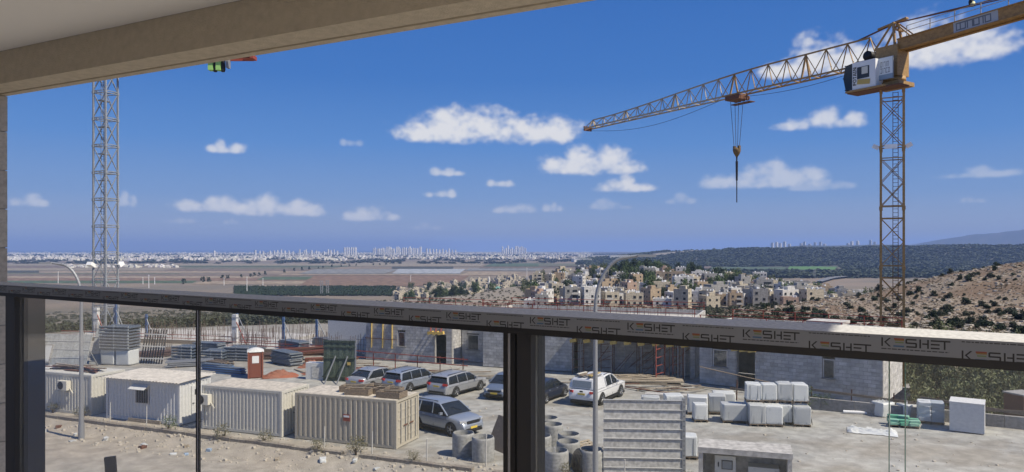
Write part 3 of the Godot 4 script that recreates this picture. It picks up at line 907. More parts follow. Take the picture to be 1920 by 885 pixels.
	for k in 3: piece(t, "counterweight", M.conc, Vector3(-11.2 - k * 0.8, 1.3, 0.0), Vector3(0.7, 2.4, 1.5))
	b = Mb.new()
	b.lathe([Vector2(0.0, 0.0), Vector2(0.16, 0.05), Vector2(0.2, 0.35), Vector2(0.12, 0.62), Vector2(0.0, 0.68)], 10)
	var bg := solo("tied_bundle", b, M.black, "small black bundle with a pale yellow wrap tied on crane tie bar", "bundle", Vector3.ZERO)
	bg.transform = Transform3D(Basis(), o.transform * (t.transform * Vector3(-6.1, 4.15, 0.44)))
	b = Mb.new()
	b.lathe([Vector2(0.17, 0.0), Vector2(0.22, 0.15), Vector2(0.17, 0.34), Vector2(0.0, 0.36)], 10, Vector3(0.06, -0.02, 0.03))
	put(b, "wrap", M.pale_yellow, bg)

	# --- grey crane on the left, its head hidden by the beam
	var g := thing("grey_tower_crane", "pale grey lattice tower crane mast standing on the foundations", "tower crane", Vector3(-47.24, 0.0, -85.0), yaw(45.0 + 29.0))
	sec = mast_mesh(1.75, 3.1, 0.17, 0.085, 1, 2.95)
	for i in 10:
		putm(sec, "mast_section", M.crane_grey, g, Transform3D(Basis(), Vector3(0, i * 3.1 + 0.3, 0)))
		b = Mb.new()
		b.cube(Vector3(-0.75, 2.1, -0.75), Vector3(0.75, 2.14, 0.1))
		for s in [-0.7, 0.7]: b.bar(Vector3(s, 2.9, -0.7), Vector3(s, 2.9, 0.1), 0.04)
		b.bar(Vector3(-0.7, 2.9, 0.1), Vector3(0.7, 2.9, 0.1), 0.04)
		var pl := put(b, "rest_platform", M.galv, g)
		pl.position.y = i * 3.1 + 0.3
		pl.rotation.y = PI * 0.5 * (i % 2)
	ladder(g, 31.0, 0.0, -0.45, M.galv)
	b = Mb.new()
	b.cube(Vector3(-1.6, -0.4, -1.6), Vector3(1.6, 0.32, 1.6))
	put(b, "foundation", M.conc, g)
	for s in [-1.0, 1.0]: piece(g, "flood_light", M.white, Vector3(s * 1.15, 8.2, s * 0.9), Vector3(0.7, 0.4, 0.7), Basis(Vector3.BACK, s * 0.5))
	var gt := Node3D.new(); gt.name = "slewing_top"; g.add_child(gt)
	gt.position = Vector3(0, 31.55, 0)
	gt.rotation.y = -g.rotation.y
	b = Mb.new()
	b.cube(Vector3(-1.3, 0, -1.3), Vector3(1.3, 1.6, 1.3))
	put(b, "slewing_ring", M.crane_grey, gt)
	b = Mb.new()
	for s in [-0.6, 0.6]: b.box(Transform3D(Basis(), Vector3(8.7, 0.72, s)), Vector3(16.6, 0.5, 0.2))
	b.box(Transform3D(Basis(), Vector3(16.7, 0.72, 0)), Vector3(1.3, 0.44, 1.4))
	put(b, "counter_jib", M.red, gt)
	b = Mb.new()
	for i in 10:
		for s in [-0.7, 0.7]: b.bar(Vector3(-1.3 - i * 3.5, 0.5, s), Vector3(-4.8 - i * 3.5, 0.5, s), 0.16)
		b.bar(Vector3(-1.3 - i * 3.5, 0.5, -0.7), Vector3(-3.05 - i * 3.5, 2.2, 0), 0.1)
		b.bar(Vector3(-4.8 - i * 3.5, 0.5, 0.7), Vector3(-3.05 - i * 3.5, 2.2, 0), 0.1)
	b.bar(Vector3(-3.05, 2.2, 0), Vector3(-34.5, 2.2, 0), 0.14)
	put(b, "jib", M.red, gt)
	for k in 2:
		b = Mb.new()
		b.lathe([Vector2(0.0, -1.05), Vector2(0.2, -1.0), Vector2(0.28, -0.75), Vector2(0.22, 0.0), Vector2(0.2, 1.2), Vector2(0.0, 1.25)], 12, Vector3(12.75 + k * 0.9, 0.05, 0.0))
		put(b, "black_pad", M.black, gt)
		piece(gt, "counterweight", M.lime, Vector3(12.32 + k * 0.9, 0.15, 0.0), Vector3(0.56, 1.9, 0.8))
	piece(gt, "counterweight", M.galv, Vector3(14.15, 0.3, -0.2), Vector3(0.3, 1.5, 0.8))

# ---------------------------------------------------------------- containers and site cabins
func corrugated(L: float, h: float, depth: float, period: float) -> Mb:   # sheet in the xy plane, centred on x, relief towards +z
	var b := Mb.new()
	var n := int(round(L / period))
	var p := L / n
	for i in n:
		var x := -L * 0.5 + i * p
		var q := [Vector2(x, 0), Vector2(x + p * 0.32, 0), Vector2(x + p * 0.46, depth), Vector2(x + p * 0.84, depth), Vector2(x + p, 0)]
		for k in 4:
			var e: Vector2 = (q[k + 1] - q[k]).normalized()
			b.quad(Vector3(q[k].x, 0, q[k].y), Vector3(q[k + 1].x, 0, q[k + 1].y), Vector3(q[k + 1].x, h, q[k + 1].y), Vector3(q[k].x, h, q[k].y), Vector3(-e.y, 0, e.x))
	return b

func container(at: Vector3, L: float, label: String, wall: Material, roof: Material, kind: String) -> Node3D:
	var w := 2.4
	var h := 2.42
	var o := thing("site_container", label, "container", at, yaw(-20.5), "row of site containers")
	var hl := L * 0.5
	var hw := w * 0.5
	var per := 0.3 if kind == "box" else 0.24
	var dp := 0.06 if kind == "box" else 0.04
	var sh := corrugated(L - 0.24, h - 0.3, dp, per).mesh()
	putm(sh, "side_panel", wall, o, Transform3D(Basis(), Vector3(0, 0.17, hw - 0.06)))
	putm(sh, "side_panel", wall, o, Transform3D(Basis(Vector3.UP, PI), Vector3(0, 0.17, -hw + 0.06)))
	var es := corrugated(w - 0.24, h - 0.3, dp, per).mesh()
	putm(es, "end_panel", wall, o, Transform3D(Basis(Vector3.UP, -PI * 0.5), Vector3(-hl + 0.06, 0.17, 0)))
	var c: Mb
	for x in [-hl + 0.07, hl - 0.07]:
		for z in [-hw + 0.07, hw - 0.07]: piece(o, "corner_post", wall, Vector3(x, h * 0.5, z), Vector3(0.14, h, 0.14))
	for z in [-hw + 0.055, hw - 0.055]:
		for y in [0.095, h - 0.067]: piece(o, "side_rail", wall, Vector3(0, y, z), Vector3(L - 0.282, 0.126 if y > 1.0 else 0.15, 0.1))
	for x in [-hl + 0.055, hl - 0.055]:
		for y in [0.095, h - 0.067]: piece(o, "end_rail", wall, Vector3(x, y, 0), Vector3(0.1, 0.126 if y > 1.0 else 0.15, w - 0.282))
	if kind == "cabin":   # overhanging trapezoidal sheet roof
		var r := corrugated(L + 0.3, w + 0.55, 0.035, 0.25)
		putm(r.mesh(), "roof_sheet", roof, o, Transform3D(Basis(Vector3.RIGHT, -PI * 0.5 + 0.035), Vector3(0, h + 0.02, hw + 0.28)))
		c = Mb.new()
		for z in [-0.6, 0.6]: c.cube(Vector3(-hl, h, z - 0.04), Vector3(hl, h + 0.05, z + 0.04))
		put(c, "roof_batten", M.timber, o)
	else:
		c = Mb.new()
		c.cube(Vector3(-hl + 0.08, h - 0.03, -hw + 0.08), Vector3(hl - 0.08, h + 0.012, hw - 0.08))
		put(c, "roof", roof, o)
	if kind == "box":   # cargo doors with locking bars
		for s in [-1.0, 1.0]:
			var db := Mb.new()
			db.cube(Vector3(hl - 0.07, 0.18, s * 0.53 - 0.51), Vector3(hl - 0.01, h - 0.18, s * 0.53 + 0.51))
			var d := put(db, "door", wall, o)
			for q in [-0.24, 0.24]: stick(d, "lock_bar", M.galv, Vector3(hl + 0.025, 0.2, s * 0.53 + q), Vector3(hl + 0.025, h - 0.2, s * 0.53 + q), 0.035)
			for y in [0.5, 0.95, 1.4, 1.85]: piece(d, "door_rib", wall, Vector3(hl - 0.005, y, s * 0.53), Vector3(0.025, 0.07, 0.94))
			piece(d, "handle", M.rust, Vector3(hl + 0.05, 1.05, s * 0.32), Vector3(0.03, 0.06, 0.36))
		piece(o, "door_gap", M.black, Vector3(hl - 0.02, h * 0.5, 0.0), Vector3(0.06, h - 0.4, 0.035))
	else:
		var e2 := corrugated(w - 0.24, h - 0.3, dp, per).mesh()
		putm(e2, "end_panel", wall, o, Transform3D(Basis(Vector3.UP, PI * 0.5), Vector3(hl - 0.06, 0.17, 0)))
		var db := Mb.new()
		db.cube(Vector3(hl - 0.055, 0.15, -0.5), Vector3(hl + 0.015, 2.1, 0.3))
		var d := put(db, "door", wall, o)
		piece(d, "door_window", M.dark_glass, Vector3(hl + 0.018, 1.72, -0.1), Vector3(0.02, 0.32, 0.36))
		piece(d, "handle", M.black, Vector3(hl + 0.04, 1.1, 0.2), Vector3(0.05, 0.03, 0.12))
	return o

func air_conditioner(parent: Node3D, local: Vector3, label: String) -> void:
	var o := thing("air_conditioner", label, "air conditioner", parent.transform * local, parent.rotation.y, "air conditioner units on the containers")
	var b := Mb.new()
	b.cube(Vector3(-0.4, 0.0, 0.0), Vector3(0.4, 0.56, 0.3))
	put(b, "casing", M.cream, o)
	b = Mb.new()
	b.lathe([Vector2(0.0, 0.0), Vector2(0.22, 0.0), Vector2(0.24, 0.012), Vector2(0.2, 0.02), Vector2(0.0, 0.015)], 18, Vector3(-0.1, 0.28, 0.3), Basis(Vector3.RIGHT, PI * 0.5))
	put(b, "fan_grille", M.black, o)
	for x in [-0.3, 0.3]: stick(o, "bracket", M.galv, Vector3(x, -0.03, -0.12), Vector3(x, -0.03, 0.32), 0.05)
	stick(o, "hose", M.cream, Vector3(0.42, 0.12, 0.1), Vector3(0.62, -0.2, 0.05), 0.05)

func build_containers() -> void:
	var c1 := container(Vector3(-27.6, 0, -46.0), 6.0, "cream corrugated container with loose timber on its roof", M.cream_w, M.cream_w, "office")
	var c2 := container(Vector3(-21.0, 0, -43.45), 5.6, "white site cabin with overhanging sheet roof and awning window", M.white_w, M.sheet, "cabin")
	var c3 := container(Vector3(-14.35, 0, -40.95), 5.4, "cream ribbed office container with a plain dusty roof", M.cream_w, M.dust_roof, "office")
	var c4 := container(Vector3(-8.2, 0, -38.68), 6.08, "beige shipping container with wooden frames on its roof", M.beige, M.dust_roof, "box")
	air_conditioner(c1, Vector3(0.9, 1.45, 1.2), "cream air conditioner unit on the container with roof timber")
	air_conditioner(c3, Vector3(-2.4, 1.4, 1.2), "cream air conditioner unit on the plain roofed office container")
	# window with awning on the white cabin
	var wf := Mb.new()
	wf.cube(Vector3(-0.52, 1.05, 1.16), Vector3(0.52, 1.95, 1.215))
	var w := put(wf, "window", M.alu, c2)
	wf = Mb.new()
	wf.cube(Vector3(-0.46, 1.1, 1.2), Vector3(0.46, 1.9, 1.225))
	put(wf, "pane", M.dark_glass, w)
	for i in 5: stick(w, "bar", M.galv, Vector3(-0.36 + i * 0.18, 1.08, 1.25), Vector3(-0.36 + i * 0.18, 1.92, 1.25), 0.025)
	wf = Mb.new()
	wf.box(Transform3D(Basis(Vector3.RIGHT, 0.5), Vector3(-0.05, 2.05, 1.4)), Vector3(1.2, 0.03, 0.5))
	put(wf, "awning", M.white_w, c2)
	piece(c2, "skirt_board", M.timber_pale, Vector3(0.3, 0.1, 1.32), Vector3(2.4, 0.2, 0.04))
	# red notice on the beige container
	piece(c4, "notice", M.red, Vector3(0.15, 1.35, 1.215), Vector3(0.42, 0.34, 0.02))
	piece(c4, "notice_panel", M.white, Vector3(0.15, 1.42, 1.228), Vector3(0.34, 0.1, 0.01))
	# wooden frames on the beige container
	for q in [[0.4, 0.35, 0.12], [1.75, -0.3, 0.05], [0.9, -0.75, -0.1], [2.35, 0.45, 0.0], [-0.3, -0.2, 0.2]]:
		var o := thing("timber_crate", "open weathered timber frame lying on the beige container roof", "timber frame", c4.transform * Vector3(q[0], 2.435, q[1]), c4.rotation.y + q[2], "timber frames on the container")
		for s in [-1.0, 1.0]:
			piece(o, "board", M.timber, Vector3(0, 0.16, s * 0.42), Vector3(1.35, 0.3, 0.04))
			piece(o, "board", M.timber, Vector3(s * 0.66, 0.16, 0.0), Vector3(0.04, 0.3, 0.8))
		stick(o, "rail", M.timber_pale, Vector3(-0.66, 0.33, 0.1), Vector3(0.66, 0.33, -0.05), 0.07, 0.03)
	# loose timber on the cream container
	for i in 14:
		var o := piece(self, "roof_timber", [M.timber, M.timber_pale, M.rust][i % 3], Vector3.ZERO, Vector3(rr(1.2, 3.4), 0.05, rr(0.1, 0.22)))
		o.name = numbered("roof_timber")
		o.transform = Transform3D(Basis(Vector3.UP, c1.rotation.y + rr(-0.35, 0.35)).scaled_local(o.scale), c1.transform * Vector3(rr(-0.6, 1.6), 2.46 + i * 0.02, rr(-0.7, 0.7)))
		tag(o, "loose weathered board lying on the cream container roof", "board", "boards on the container roof")

# ---------------------------------------------------------------- cars
func wheel(parent: Node, at: Vector3, r: float) -> void:
	var o := Node3D.new()
	o.name = "wheel"
	parent.add_child(o, true)
	o.position = at
	var s := signf(at.z)
	var ax := Basis(Vector3.RIGHT, s * PI * 0.5)
	var b := Mb.new()
	b.lathe([Vector2(r * 0.62, 0.02), Vector2(r * 0.95, 0.02), Vector2(r, -0.04), Vector2(r, -0.17), Vector2(r * 0.9, -0.2), Vector2(0.0, -0.2)], 20, Vector3.ZERO, ax)
	put(b, "tyre", M.tyre, o)
	b = Mb.new()
	b.lathe([Vector2(0.0, 0.012), Vector2(r * 0.2, 0.012), Vector2(r * 0.24, -0.01), Vector2(r * 0.62, -0.012), Vector2(r * 0.64, 0.022)], 20, Vector3.ZERO, ax)
	for i in 5:
		var a := TAU * i / 5.0
		b.bar(Vector3(cos(a) * r * 0.15, sin(a) * r * 0.15, s * 0.016), Vector3(cos(a) * r * 0.62, sin(a) * r * 0.62, s * 0.016), r * 0.17, 0.02)
	put(b, "rim", M.rim, o)

func car(at: Vector3, heading: Vector2, k: Dictionary, paint: Material, label: String) -> Node3D:   # local +x is forward, +z the car's right side
	var o := thing(k.name, label, k.cat, at, atan2(-heading.y, heading.x), "cars parked on the site")
	var W: float = k.w * 0.5
	var rows := []
	for s in k.body:
		var top: float = s[1]
		var w: float = W * s[2]
		var lo: float = s[3]
		var mid := lerpf(lo, top, 0.55)
		var half := [Vector3(s[0], top, 0.0), Vector3(s[0], top - 0.008, w * 0.6), Vector3(s[0], top - 0.035, w * 0.86), Vector3(s[0], top - 0.11, w * 0.97), Vector3(s[0], mid, w), Vector3(s[0], lerpf(lo, mid, 0.4), w * 0.985), Vector3(s[0], lo, w * 0.93)]
		var l := []
		for i in range(half.size() - 1, 0, -1): l.append(half[i] * Vector3(1, 1, -1))
		for p in half: l.append(p)
		rows.append(l)
	var b := Mb.new()
	b.grid(rows, Vector3(0, 0.6, 0))
	for e in [0, rows.size() - 1]:
		var ctr := Vector3(k.body[e][0], (k.body[e][1] + k.body[e][3]) * 0.5, 0)
		var nn := Vector3(-1 if e == 0 else 1, 0, 0)
		for i in rows[e].size() - 1: b.tri(ctr, rows[e][i], rows[e][i + 1], nn, nn, nn)
		b.tri(ctr, rows[e][-1], rows[e][0], nn, nn, nn)
	put(b, "body", paint, o)
	b = Mb.new()
	b.cube(Vector3(k.body[0][0] + 0.15, 0.16, -W * 0.9), Vector3(k.body[-1][0] - 0.15, 0.34, W * 0.9))
	put(b, "underbody", M.black, o)
	# greenhouse of glass, then roof and pillars over it
	rows = []
	for s in k.glass:
		var wb: float = W * 0.95
		var wt: float = lerpf(wb, W * 0.76, clampf((s[1] - k.belt) / (k.h - k.belt), 0, 1))
		var y: float = s[1]
		rows.append([Vector3(s[0], k.belt - 0.06, -wb), Vector3(s[0], lerpf(k.belt, y, 0.5), lerpf(-wb, -wt, 0.42)), Vector3(s[0], y - 0.03, -wt), Vector3(s[0], y, -wt * 0.85), Vector3(s[0], y + 0.008, 0), Vector3(s[0], y, wt * 0.85), Vector3(s[0], y - 0.03, wt), Vector3(s[0], lerpf(k.belt, y, 0.5), lerpf(wb, wt, 0.42)), Vector3(s[0], k.belt - 0.06, wb)])
	b = Mb.new()
	b.grid(rows, Vector3(0, k.belt - 0.3, 0))
	put(b, "glasshouse", M.car_glass, o)
	rows = []
	for s in k.roof:
		var wt: float = W * 0.775
		rows.append([Vector3(s[0], s[1] - 0.07, -wt - 0.015), Vector3(s[0], s[1] - 0.012, -wt), Vector3(s[0], s[1] + 0.012, -wt * 0.85), Vector3(s[0], s[1] + 0.026, 0), Vector3(s[0], s[1] + 0.012, wt * 0.85), Vector3(s[0], s[1] - 0.012, wt), Vector3(s[0], s[1] - 0.07, wt + 0.015)])
	b = Mb.new()
	b.grid(rows, Vector3(0, k.belt, 0))
	put(b, "roof", paint, o)
	for p in k.pillars:
		for s in [-1.0, 1.0]:
			stick(o, "pillar", paint, Vector3(p[0], k.belt - 0.03, s * W * 0.955), Vector3(p[1], p[2], s * W * 0.775), p[3], 0.05)
	var wb: float = k.wheelbase * 0.5
	for x in [-wb + k.shift, wb + k.shift]:
		for s in [-1.0, 1.0]:
			b = Mb.new()
			b.lathe([Vector2(0.0, 0.0), Vector2(k.r + 0.055, 0.0), Vector2(k.r + 0.055, -0.25), Vector2(0.0, -0.25)], 20, Vector3(x, k.r, s * (W + 0.004)), Basis(Vector3.RIGHT, s * PI * 0.5))
			put(b, "wheel_arch", M.black, o)
			wheel(o, Vector3(x, k.r, s * (W + 0.008)), k.r)
	var xr: float = k.body[0][0]
	var xf: float = k.body[-1][0]
	for s in [-1.0, 1.0]:
		piece(o, "tail_light", M.tail, Vector3(xr + 0.1, k.tail, s * W * 0.76), Vector3(0.2, 0.14, W * 0.36), Basis(Vector3.UP, s * 0.35))
		piece(o, "headlight", M.head, Vector3(xf - 0.2, k.lamp, s * W * 0.72), Vector3(0.24, 0.13, W * 0.38), Basis(Vector3.UP, -s * 0.5))
		piece(o, "mirror", paint, Vector3(k.glass[-1][0] - 0.45, k.belt + 0.06, s * (W + 0.08)), Vector3(0.12, 0.13, 0.2))
		for d in k.handles: piece(o, "door_handle", M.alu if paint != M.alu else M.black, Vector3(d, k.belt - 0.14, s * (W * 0.99)), Vector3(0.17, 0.03, 0.03))
		for d in k.seams: stick(o, "door_seam", M.black, Vector3(d, 0.36, s * (W * 0.985)), Vector3(d, k.belt - 0.06, s * (W * 0.975)), 0.012)
		stick(o, "window_trim", M.black, Vector3(k.glass[1][0] - 0.1, k.belt - 0.03, s * W * 0.965), Vector3(k.glass[-1][0] - 0.25, k.belt - 0.03, s * W * 0.965), 0.02)
	piece(o, "grille", M.black, Vector3(xf - 0.06, k.lamp - 0.06, 0), Vector3(0.12, 0.13, W * 1.0))
	piece(o, "lower_grille", M.black, Vector3(xf - 0.05, 0.36, 0), Vector3(0.14, 0.16, W * 1.3))
	piece(o, "number_plate", M.plate, Vector3(xf + 0.012, 0.46, 0), Vector3(0.02, 0.11, 0.5))
	piece(o, "number_plate", M.plate, Vector3(xr - 0.005, k.tail - 0.13, 0), Vector3(0.02, 0.11, 0.5))
	piece(o, "rear_bumper_strip", M.black, Vector3(xr + 0.04, 0.38, 0), Vector3(0.12, 0.12, W * 1.4))
	for s in [-1.0, 1.0]:
		stick(o, "sill", M.black, Vector3(-wb + k.r + 0.1, 0.27, s * W * 0.965), Vector3(wb - k.r - 0.05, 0.27, s * W * 0.965), 0.05, 0.09)
		stick(o, "body_crease", M.trim_line, Vector3(k.body[1][0] + 0.25, k.belt - 0.22, s * (W + 0.001)), Vector3(k.body[-3][0] - 0.1, k.belt - 0.25, s * (W + 0.001)), 0.012)
		if k.name != "sedan": stick(o, "roof_rail", M.black, Vector3(k.roof[1][0], k.h + 0.0, s * W * 0.68), Vector3(k.roof[-2][0], k.h + 0.02, s * W * 0.68), 0.035)
	stick(o, "wiper", M.black, Vector3(k.glass[-1][0] - 0.1, k.belt + 0.07, -0.3), Vector3(k.glass[-1][0] - 0.42, k.belt + 0.3, 0.25), 0.018)
	stick(o, "aerial", M.black, Vector3(k.roof[1][0] + 0.1, k.h - 0.03, 0.0), Vector3(k.roof[1][0] - 0.05, k.h + 0.14, 0.0), 0.015)
	return o

func build_cars() -> void:
	var sedan := {"name": "sedan", "cat": "car", "w": 1.8, "h": 1.45, "belt": 0.93, "r": 0.32, "wheelbase": 2.66, "shift": 0.05, "tail": 0.82, "lamp": 0.66, "handles": [-0.75, 0.3], "seams": [-0.95, 0.0, 1.0],
		"body": [[-2.26, 0.72, 0.8, 0.3], [-2.2, 0.96, 0.9, 0.26], [-1.8, 1.0, 0.97, 0.24], [-1.2, 0.95, 1.0, 0.24], [0.0, 0.93, 1.0, 0.24], [1.0, 0.93, 1.0, 0.24], [1.3, 0.91, 0.99, 0.24], [1.85, 0.8, 0.95, 0.25], [2.18, 0.68, 0.86, 0.28], [2.28, 0.52, 0.76, 0.3]],
		"glass": [[-1.85, 0.94], [-1.05, 1.38], [-0.5, 1.44], [0.1, 1.43], [0.4, 1.36], [1.2, 0.92]], "roof": [[-1.2, 1.34], [-0.9, 1.41], [-0.4, 1.45], [0.1, 1.44], [0.42, 1.36]], "pillars": [[1.15, 0.4, 1.36, 0.07], [-0.05, -0.1, 1.42, 0.07], [-1.75, -1.1, 1.35, 0.16]]}
	var wagon := {"name": "estate_car", "cat": "car", "w": 1.84, "h": 1.5, "belt": 0.96, "r": 0.33, "wheelbase": 2.8, "shift": 0.05, "tail": 0.9, "lamp": 0.68, "handles": [-0.75, 0.3], "seams": [-0.95, 0.05, 1.05],
		"body": [[-2.38, 0.62, 0.84, 0.3], [-2.33, 0.95, 0.93, 0.26], [-2.1, 0.98, 0.98, 0.24], [-1.2, 0.97, 1.0, 0.24], [0.0, 0.96, 1.0, 0.24], [1.0, 0.95, 1.0, 0.24], [1.3, 0.93, 0.99, 0.24], [1.9, 0.84, 0.95, 0.25], [2.25, 0.7, 0.87, 0.28], [2.38, 0.52, 0.76, 0.3]],
		"glass": [[-2.27, 0.97], [-1.98, 1.38], [-1.3, 1.47], [-0.3, 1.5], [0.15, 1.48], [0.42, 1.4], [1.22, 0.94]], "roof": [[-2.08, 1.36], [-1.9, 1.43], [-1.2, 1.485], [-0.3, 1.51], [0.15, 1.49], [0.44, 1.4]], "pillars": [[1.18, 0.42, 1.4, 0.07], [-0.05, -0.1, 1.47, 0.07], [-1.1, -1.1, 1.45, 0.07], [-2.2, -2.0, 1.36, 0.13]]}
	var suv := {"name": "compact_suv", "cat": "car", "w": 1.86, "h": 1.64, "belt": 1.06, "r": 0.355, "wheelbase": 2.68, "shift": 0.05, "tail": 1.0, "lamp": 0.8, "handles": [-0.72, 0.32], "seams": [-0.95, 0.05, 1.0],
		"body": [[-2.22, 0.72, 0.84, 0.36], [-2.17, 1.05, 0.93, 0.32], [-1.9, 1.08, 0.98, 0.3], [-1.0, 1.07, 1.0, 0.3], [0.0, 1.06, 1.0, 0.3], [0.95, 1.05, 1.0, 0.3], [1.25, 1.03, 0.99, 0.3], [1.8, 0.97, 0.96, 0.3], [2.12, 0.86, 0.89, 0.32], [2.24, 0.6, 0.8, 0.34]],
		"glass": [[-2.1, 1.06], [-1.8, 1.5], [-1.2, 1.6], [-0.2, 1.64], [0.15, 1.61], [0.4, 1.53], [1.18, 1.04]], "roof": [[-1.95, 1.5], [-1.75, 1.56], [-1.2, 1.62], [-0.2, 1.65], [0.15, 1.62], [0.42, 1.53]], "pillars": [[1.14, 0.4, 1.53, 0.07], [-0.05, -0.1, 1.6, 0.07], [-1.1, -1.05, 1.58, 0.12], [-2.05, -1.82, 1.48, 0.2]]}
	var pickup := {"name": "pickup_truck", "cat": "pickup truck", "w": 1.88, "h": 1.8, "belt": 1.16, "r": 0.4, "wheelbase": 3.1, "shift": 0.05, "tail": 0.95, "lamp": 0.9, "handles": [-0.5, 0.42], "seams": [-0.72, 0.2, 1.05],
		"body": [[-2.68, 0.62, 0.9, 0.46], [-2.64, 1.1, 0.96, 0.42], [-2.2, 1.14, 1.0, 0.4], [-0.9, 1.14, 1.0, 0.4], [0.2, 1.15, 1.0, 0.4], [1.15, 1.15, 1.0, 0.4], [1.4, 1.13, 0.99, 0.4], [2.2, 1.06, 0.97, 0.4], [2.52, 0.94, 0.92, 0.42], [2.64, 0.66, 0.84, 0.44]],
		"glass": [[-0.88, 1.16], [-0.8, 1.6], [-0.6, 1.74], [-0.1, 1.79], [0.3, 1.77], [0.55, 1.68], [1.32, 1.14]], "roof": [[-0.86, 1.62], [-0.6, 1.76], [-0.1, 1.8], [0.3, 1.78], [0.57, 1.68]], "pillars": [[1.28, 0.55, 1.68, 0.07], [0.12, 0.08, 1.76, 0.08], [-0.82, -0.78, 1.66, 0.14]]}
	car(Vector3(-9.9, 0, -53.2), Vector2(0.55, -0.835), sedan, M.silver, "silver saloon car parked beside the green formwork panel")
	car(Vector3(-7.15, 0, -52.7), Vector2(0.55, -0.835), wagon, M.silver_blue, "bluish silver estate car between the saloon and another estate")
	car(Vector3(-3.8, 0, -51.2), Vector2(0.55, -0.835), wagon, M.silver, "silver estate car with red tail lights on open ground")
	car(Vector3(-0.3, 0, -50.4), Vector2(-0.4, 0.917), sedan, M.grey_blue, "grey blue saloon car facing the containers behind railing post")
	car(Vector3(2.1, 0, -48.8), Vector2(0.51, -0.86), sedan, M.navy, "dark navy saloon car next to the white pickup")
	car(Vector3(-3.75, 0, -40.7), Vector2(0.76, 0.65), suv, M.silver_blue, "silver compact SUV nosing out beside the beige container")
	var p := car(Vector3(5.75, 0, -48.6), Vector2(0.51, -0.86), pickup, M.white_paint, "white pickup truck with a hard canopy and roof load")
	var rows := []   # canopy over the bed
	for s in [[-2.62, 1.14, 0.9], [-2.5, 1.7, 0.84], [-2.3, 1.78, 0.82], [-0.95, 1.8, 0.82], [-0.9, 1.14, 0.9]]:
		var w: float = 0.94 * s[2]
		var y: float = s[1]
		rows.append([Vector3(s[0], 1.1, -0.93), Vector3(s[0], lerpf(1.12, y, 0.9), -w), Vector3(s[0], y, -w * 0.85), Vector3(s[0], y + 0.01, 0), Vector3(s[0], y, w * 0.85), Vector3(s[0], lerpf(1.12, y, 0.9), w), Vector3(s[0], 1.1, 0.93)])
	var b := Mb.new()
	b.grid(rows, Vector3(-1.7, 1.2, 0))
	var cn := put(b, "canopy", M.white_paint, p)
	b = Mb.new()
	b.box(Transform3D(Basis(Vector3.BACK, -0.2), Vector3(-2.585, 1.43, 0)), Vector3(0.02, 0.42, 1.3))
	put(b, "rear_window", M.grey_glass, cn)
	piece(p, "tailgate_badge", M.black, Vector3(-2.69, 0.98, 0), Vector3(0.02, 0.1, 0.22))
	for z in [-0.6, 0.6]: stick(p, "roof_rack", M.galv, Vector3(-2.3, 1.86, z), Vector3(-0.9, 1.86, z), 0.06)
	for i in 9: piece(p, "roof_load", [M.timber_y, M.timber, M.cream][i % 3], Vector3(-1.6 + rr(-0.2, 0.2), 1.9 + i * 0.012, rr(-0.5, 0.5)), Vector3(rr(1.0, 1.6), 0.05, rr(0.1, 0.25)), Basis(Vector3.UP, rr(-0.2, 0.2)))

# ---------------------------------------------------------------- things on the site and the street
func lumpy(size: Vector3, amp: float, sd: float, k := 14) -> Mb:   # soft rounded block, base at 0
	var b := Mb.new()
	var rows := []
	for i in k + 1:
		var l := []
		var ph := PI * i / k
		for j in k * 2 + 1:
			var th := TAU * j / (k * 2)
			var d := Vector3(sin(ph) * cos(th), cos(ph), sin(ph) * sin(th))
			var e := Vector3(signf(d.x) * pow(absf(d.x), 0.22), signf(d.y) * pow(absf(d.y), 0.22), signf(d.z) * pow(absf(d.z), 0.22))
			e /= maxf(maxf(absf(e.x), absf(e.y)), absf(e.z)) * 0.5 + 0.5
			var q := 1.0 + amp * noise.get_noise_3d(d.x * 60.0 + sd * 91.0, d.y * 60.0, d.z * 60.0) + amp * 0.8 * noise.get_noise_3d(d.x * 190.0 + sd * 91.0, d.y * 190.0, d.z * 190.0)
			if j == k * 2: e = l[0] - Vector3(0, size.y * 0.5, 0)
			else: e = e * size * 0.5 * q
			if j < k * 2: l.append(Vector3(e.x, maxf(e.y + size.y * 0.5, 0.0), e.z))
			else: l.append(l[0])
		rows.append(l)
	b.grid(rows, Vector3(0, size.y * 0.5, 0))
	return b

func pallet_parts(o: Node, w: float, d: float, y := 0.0) -> void:
	for i in 5: piece(o, "pallet_slat", M.timber, Vector3(0, y + 0.125, lerpf(-d * 0.45, d * 0.45, i / 4.0)), Vector3(w, 0.02, d * 0.15))
	for i in 3: piece(o, "pallet_bearer", M.timber, Vector3(lerpf(-w * 0.45, w * 0.45, i / 2.0), y + 0.06, 0), Vector3(0.09, 0.1, d))

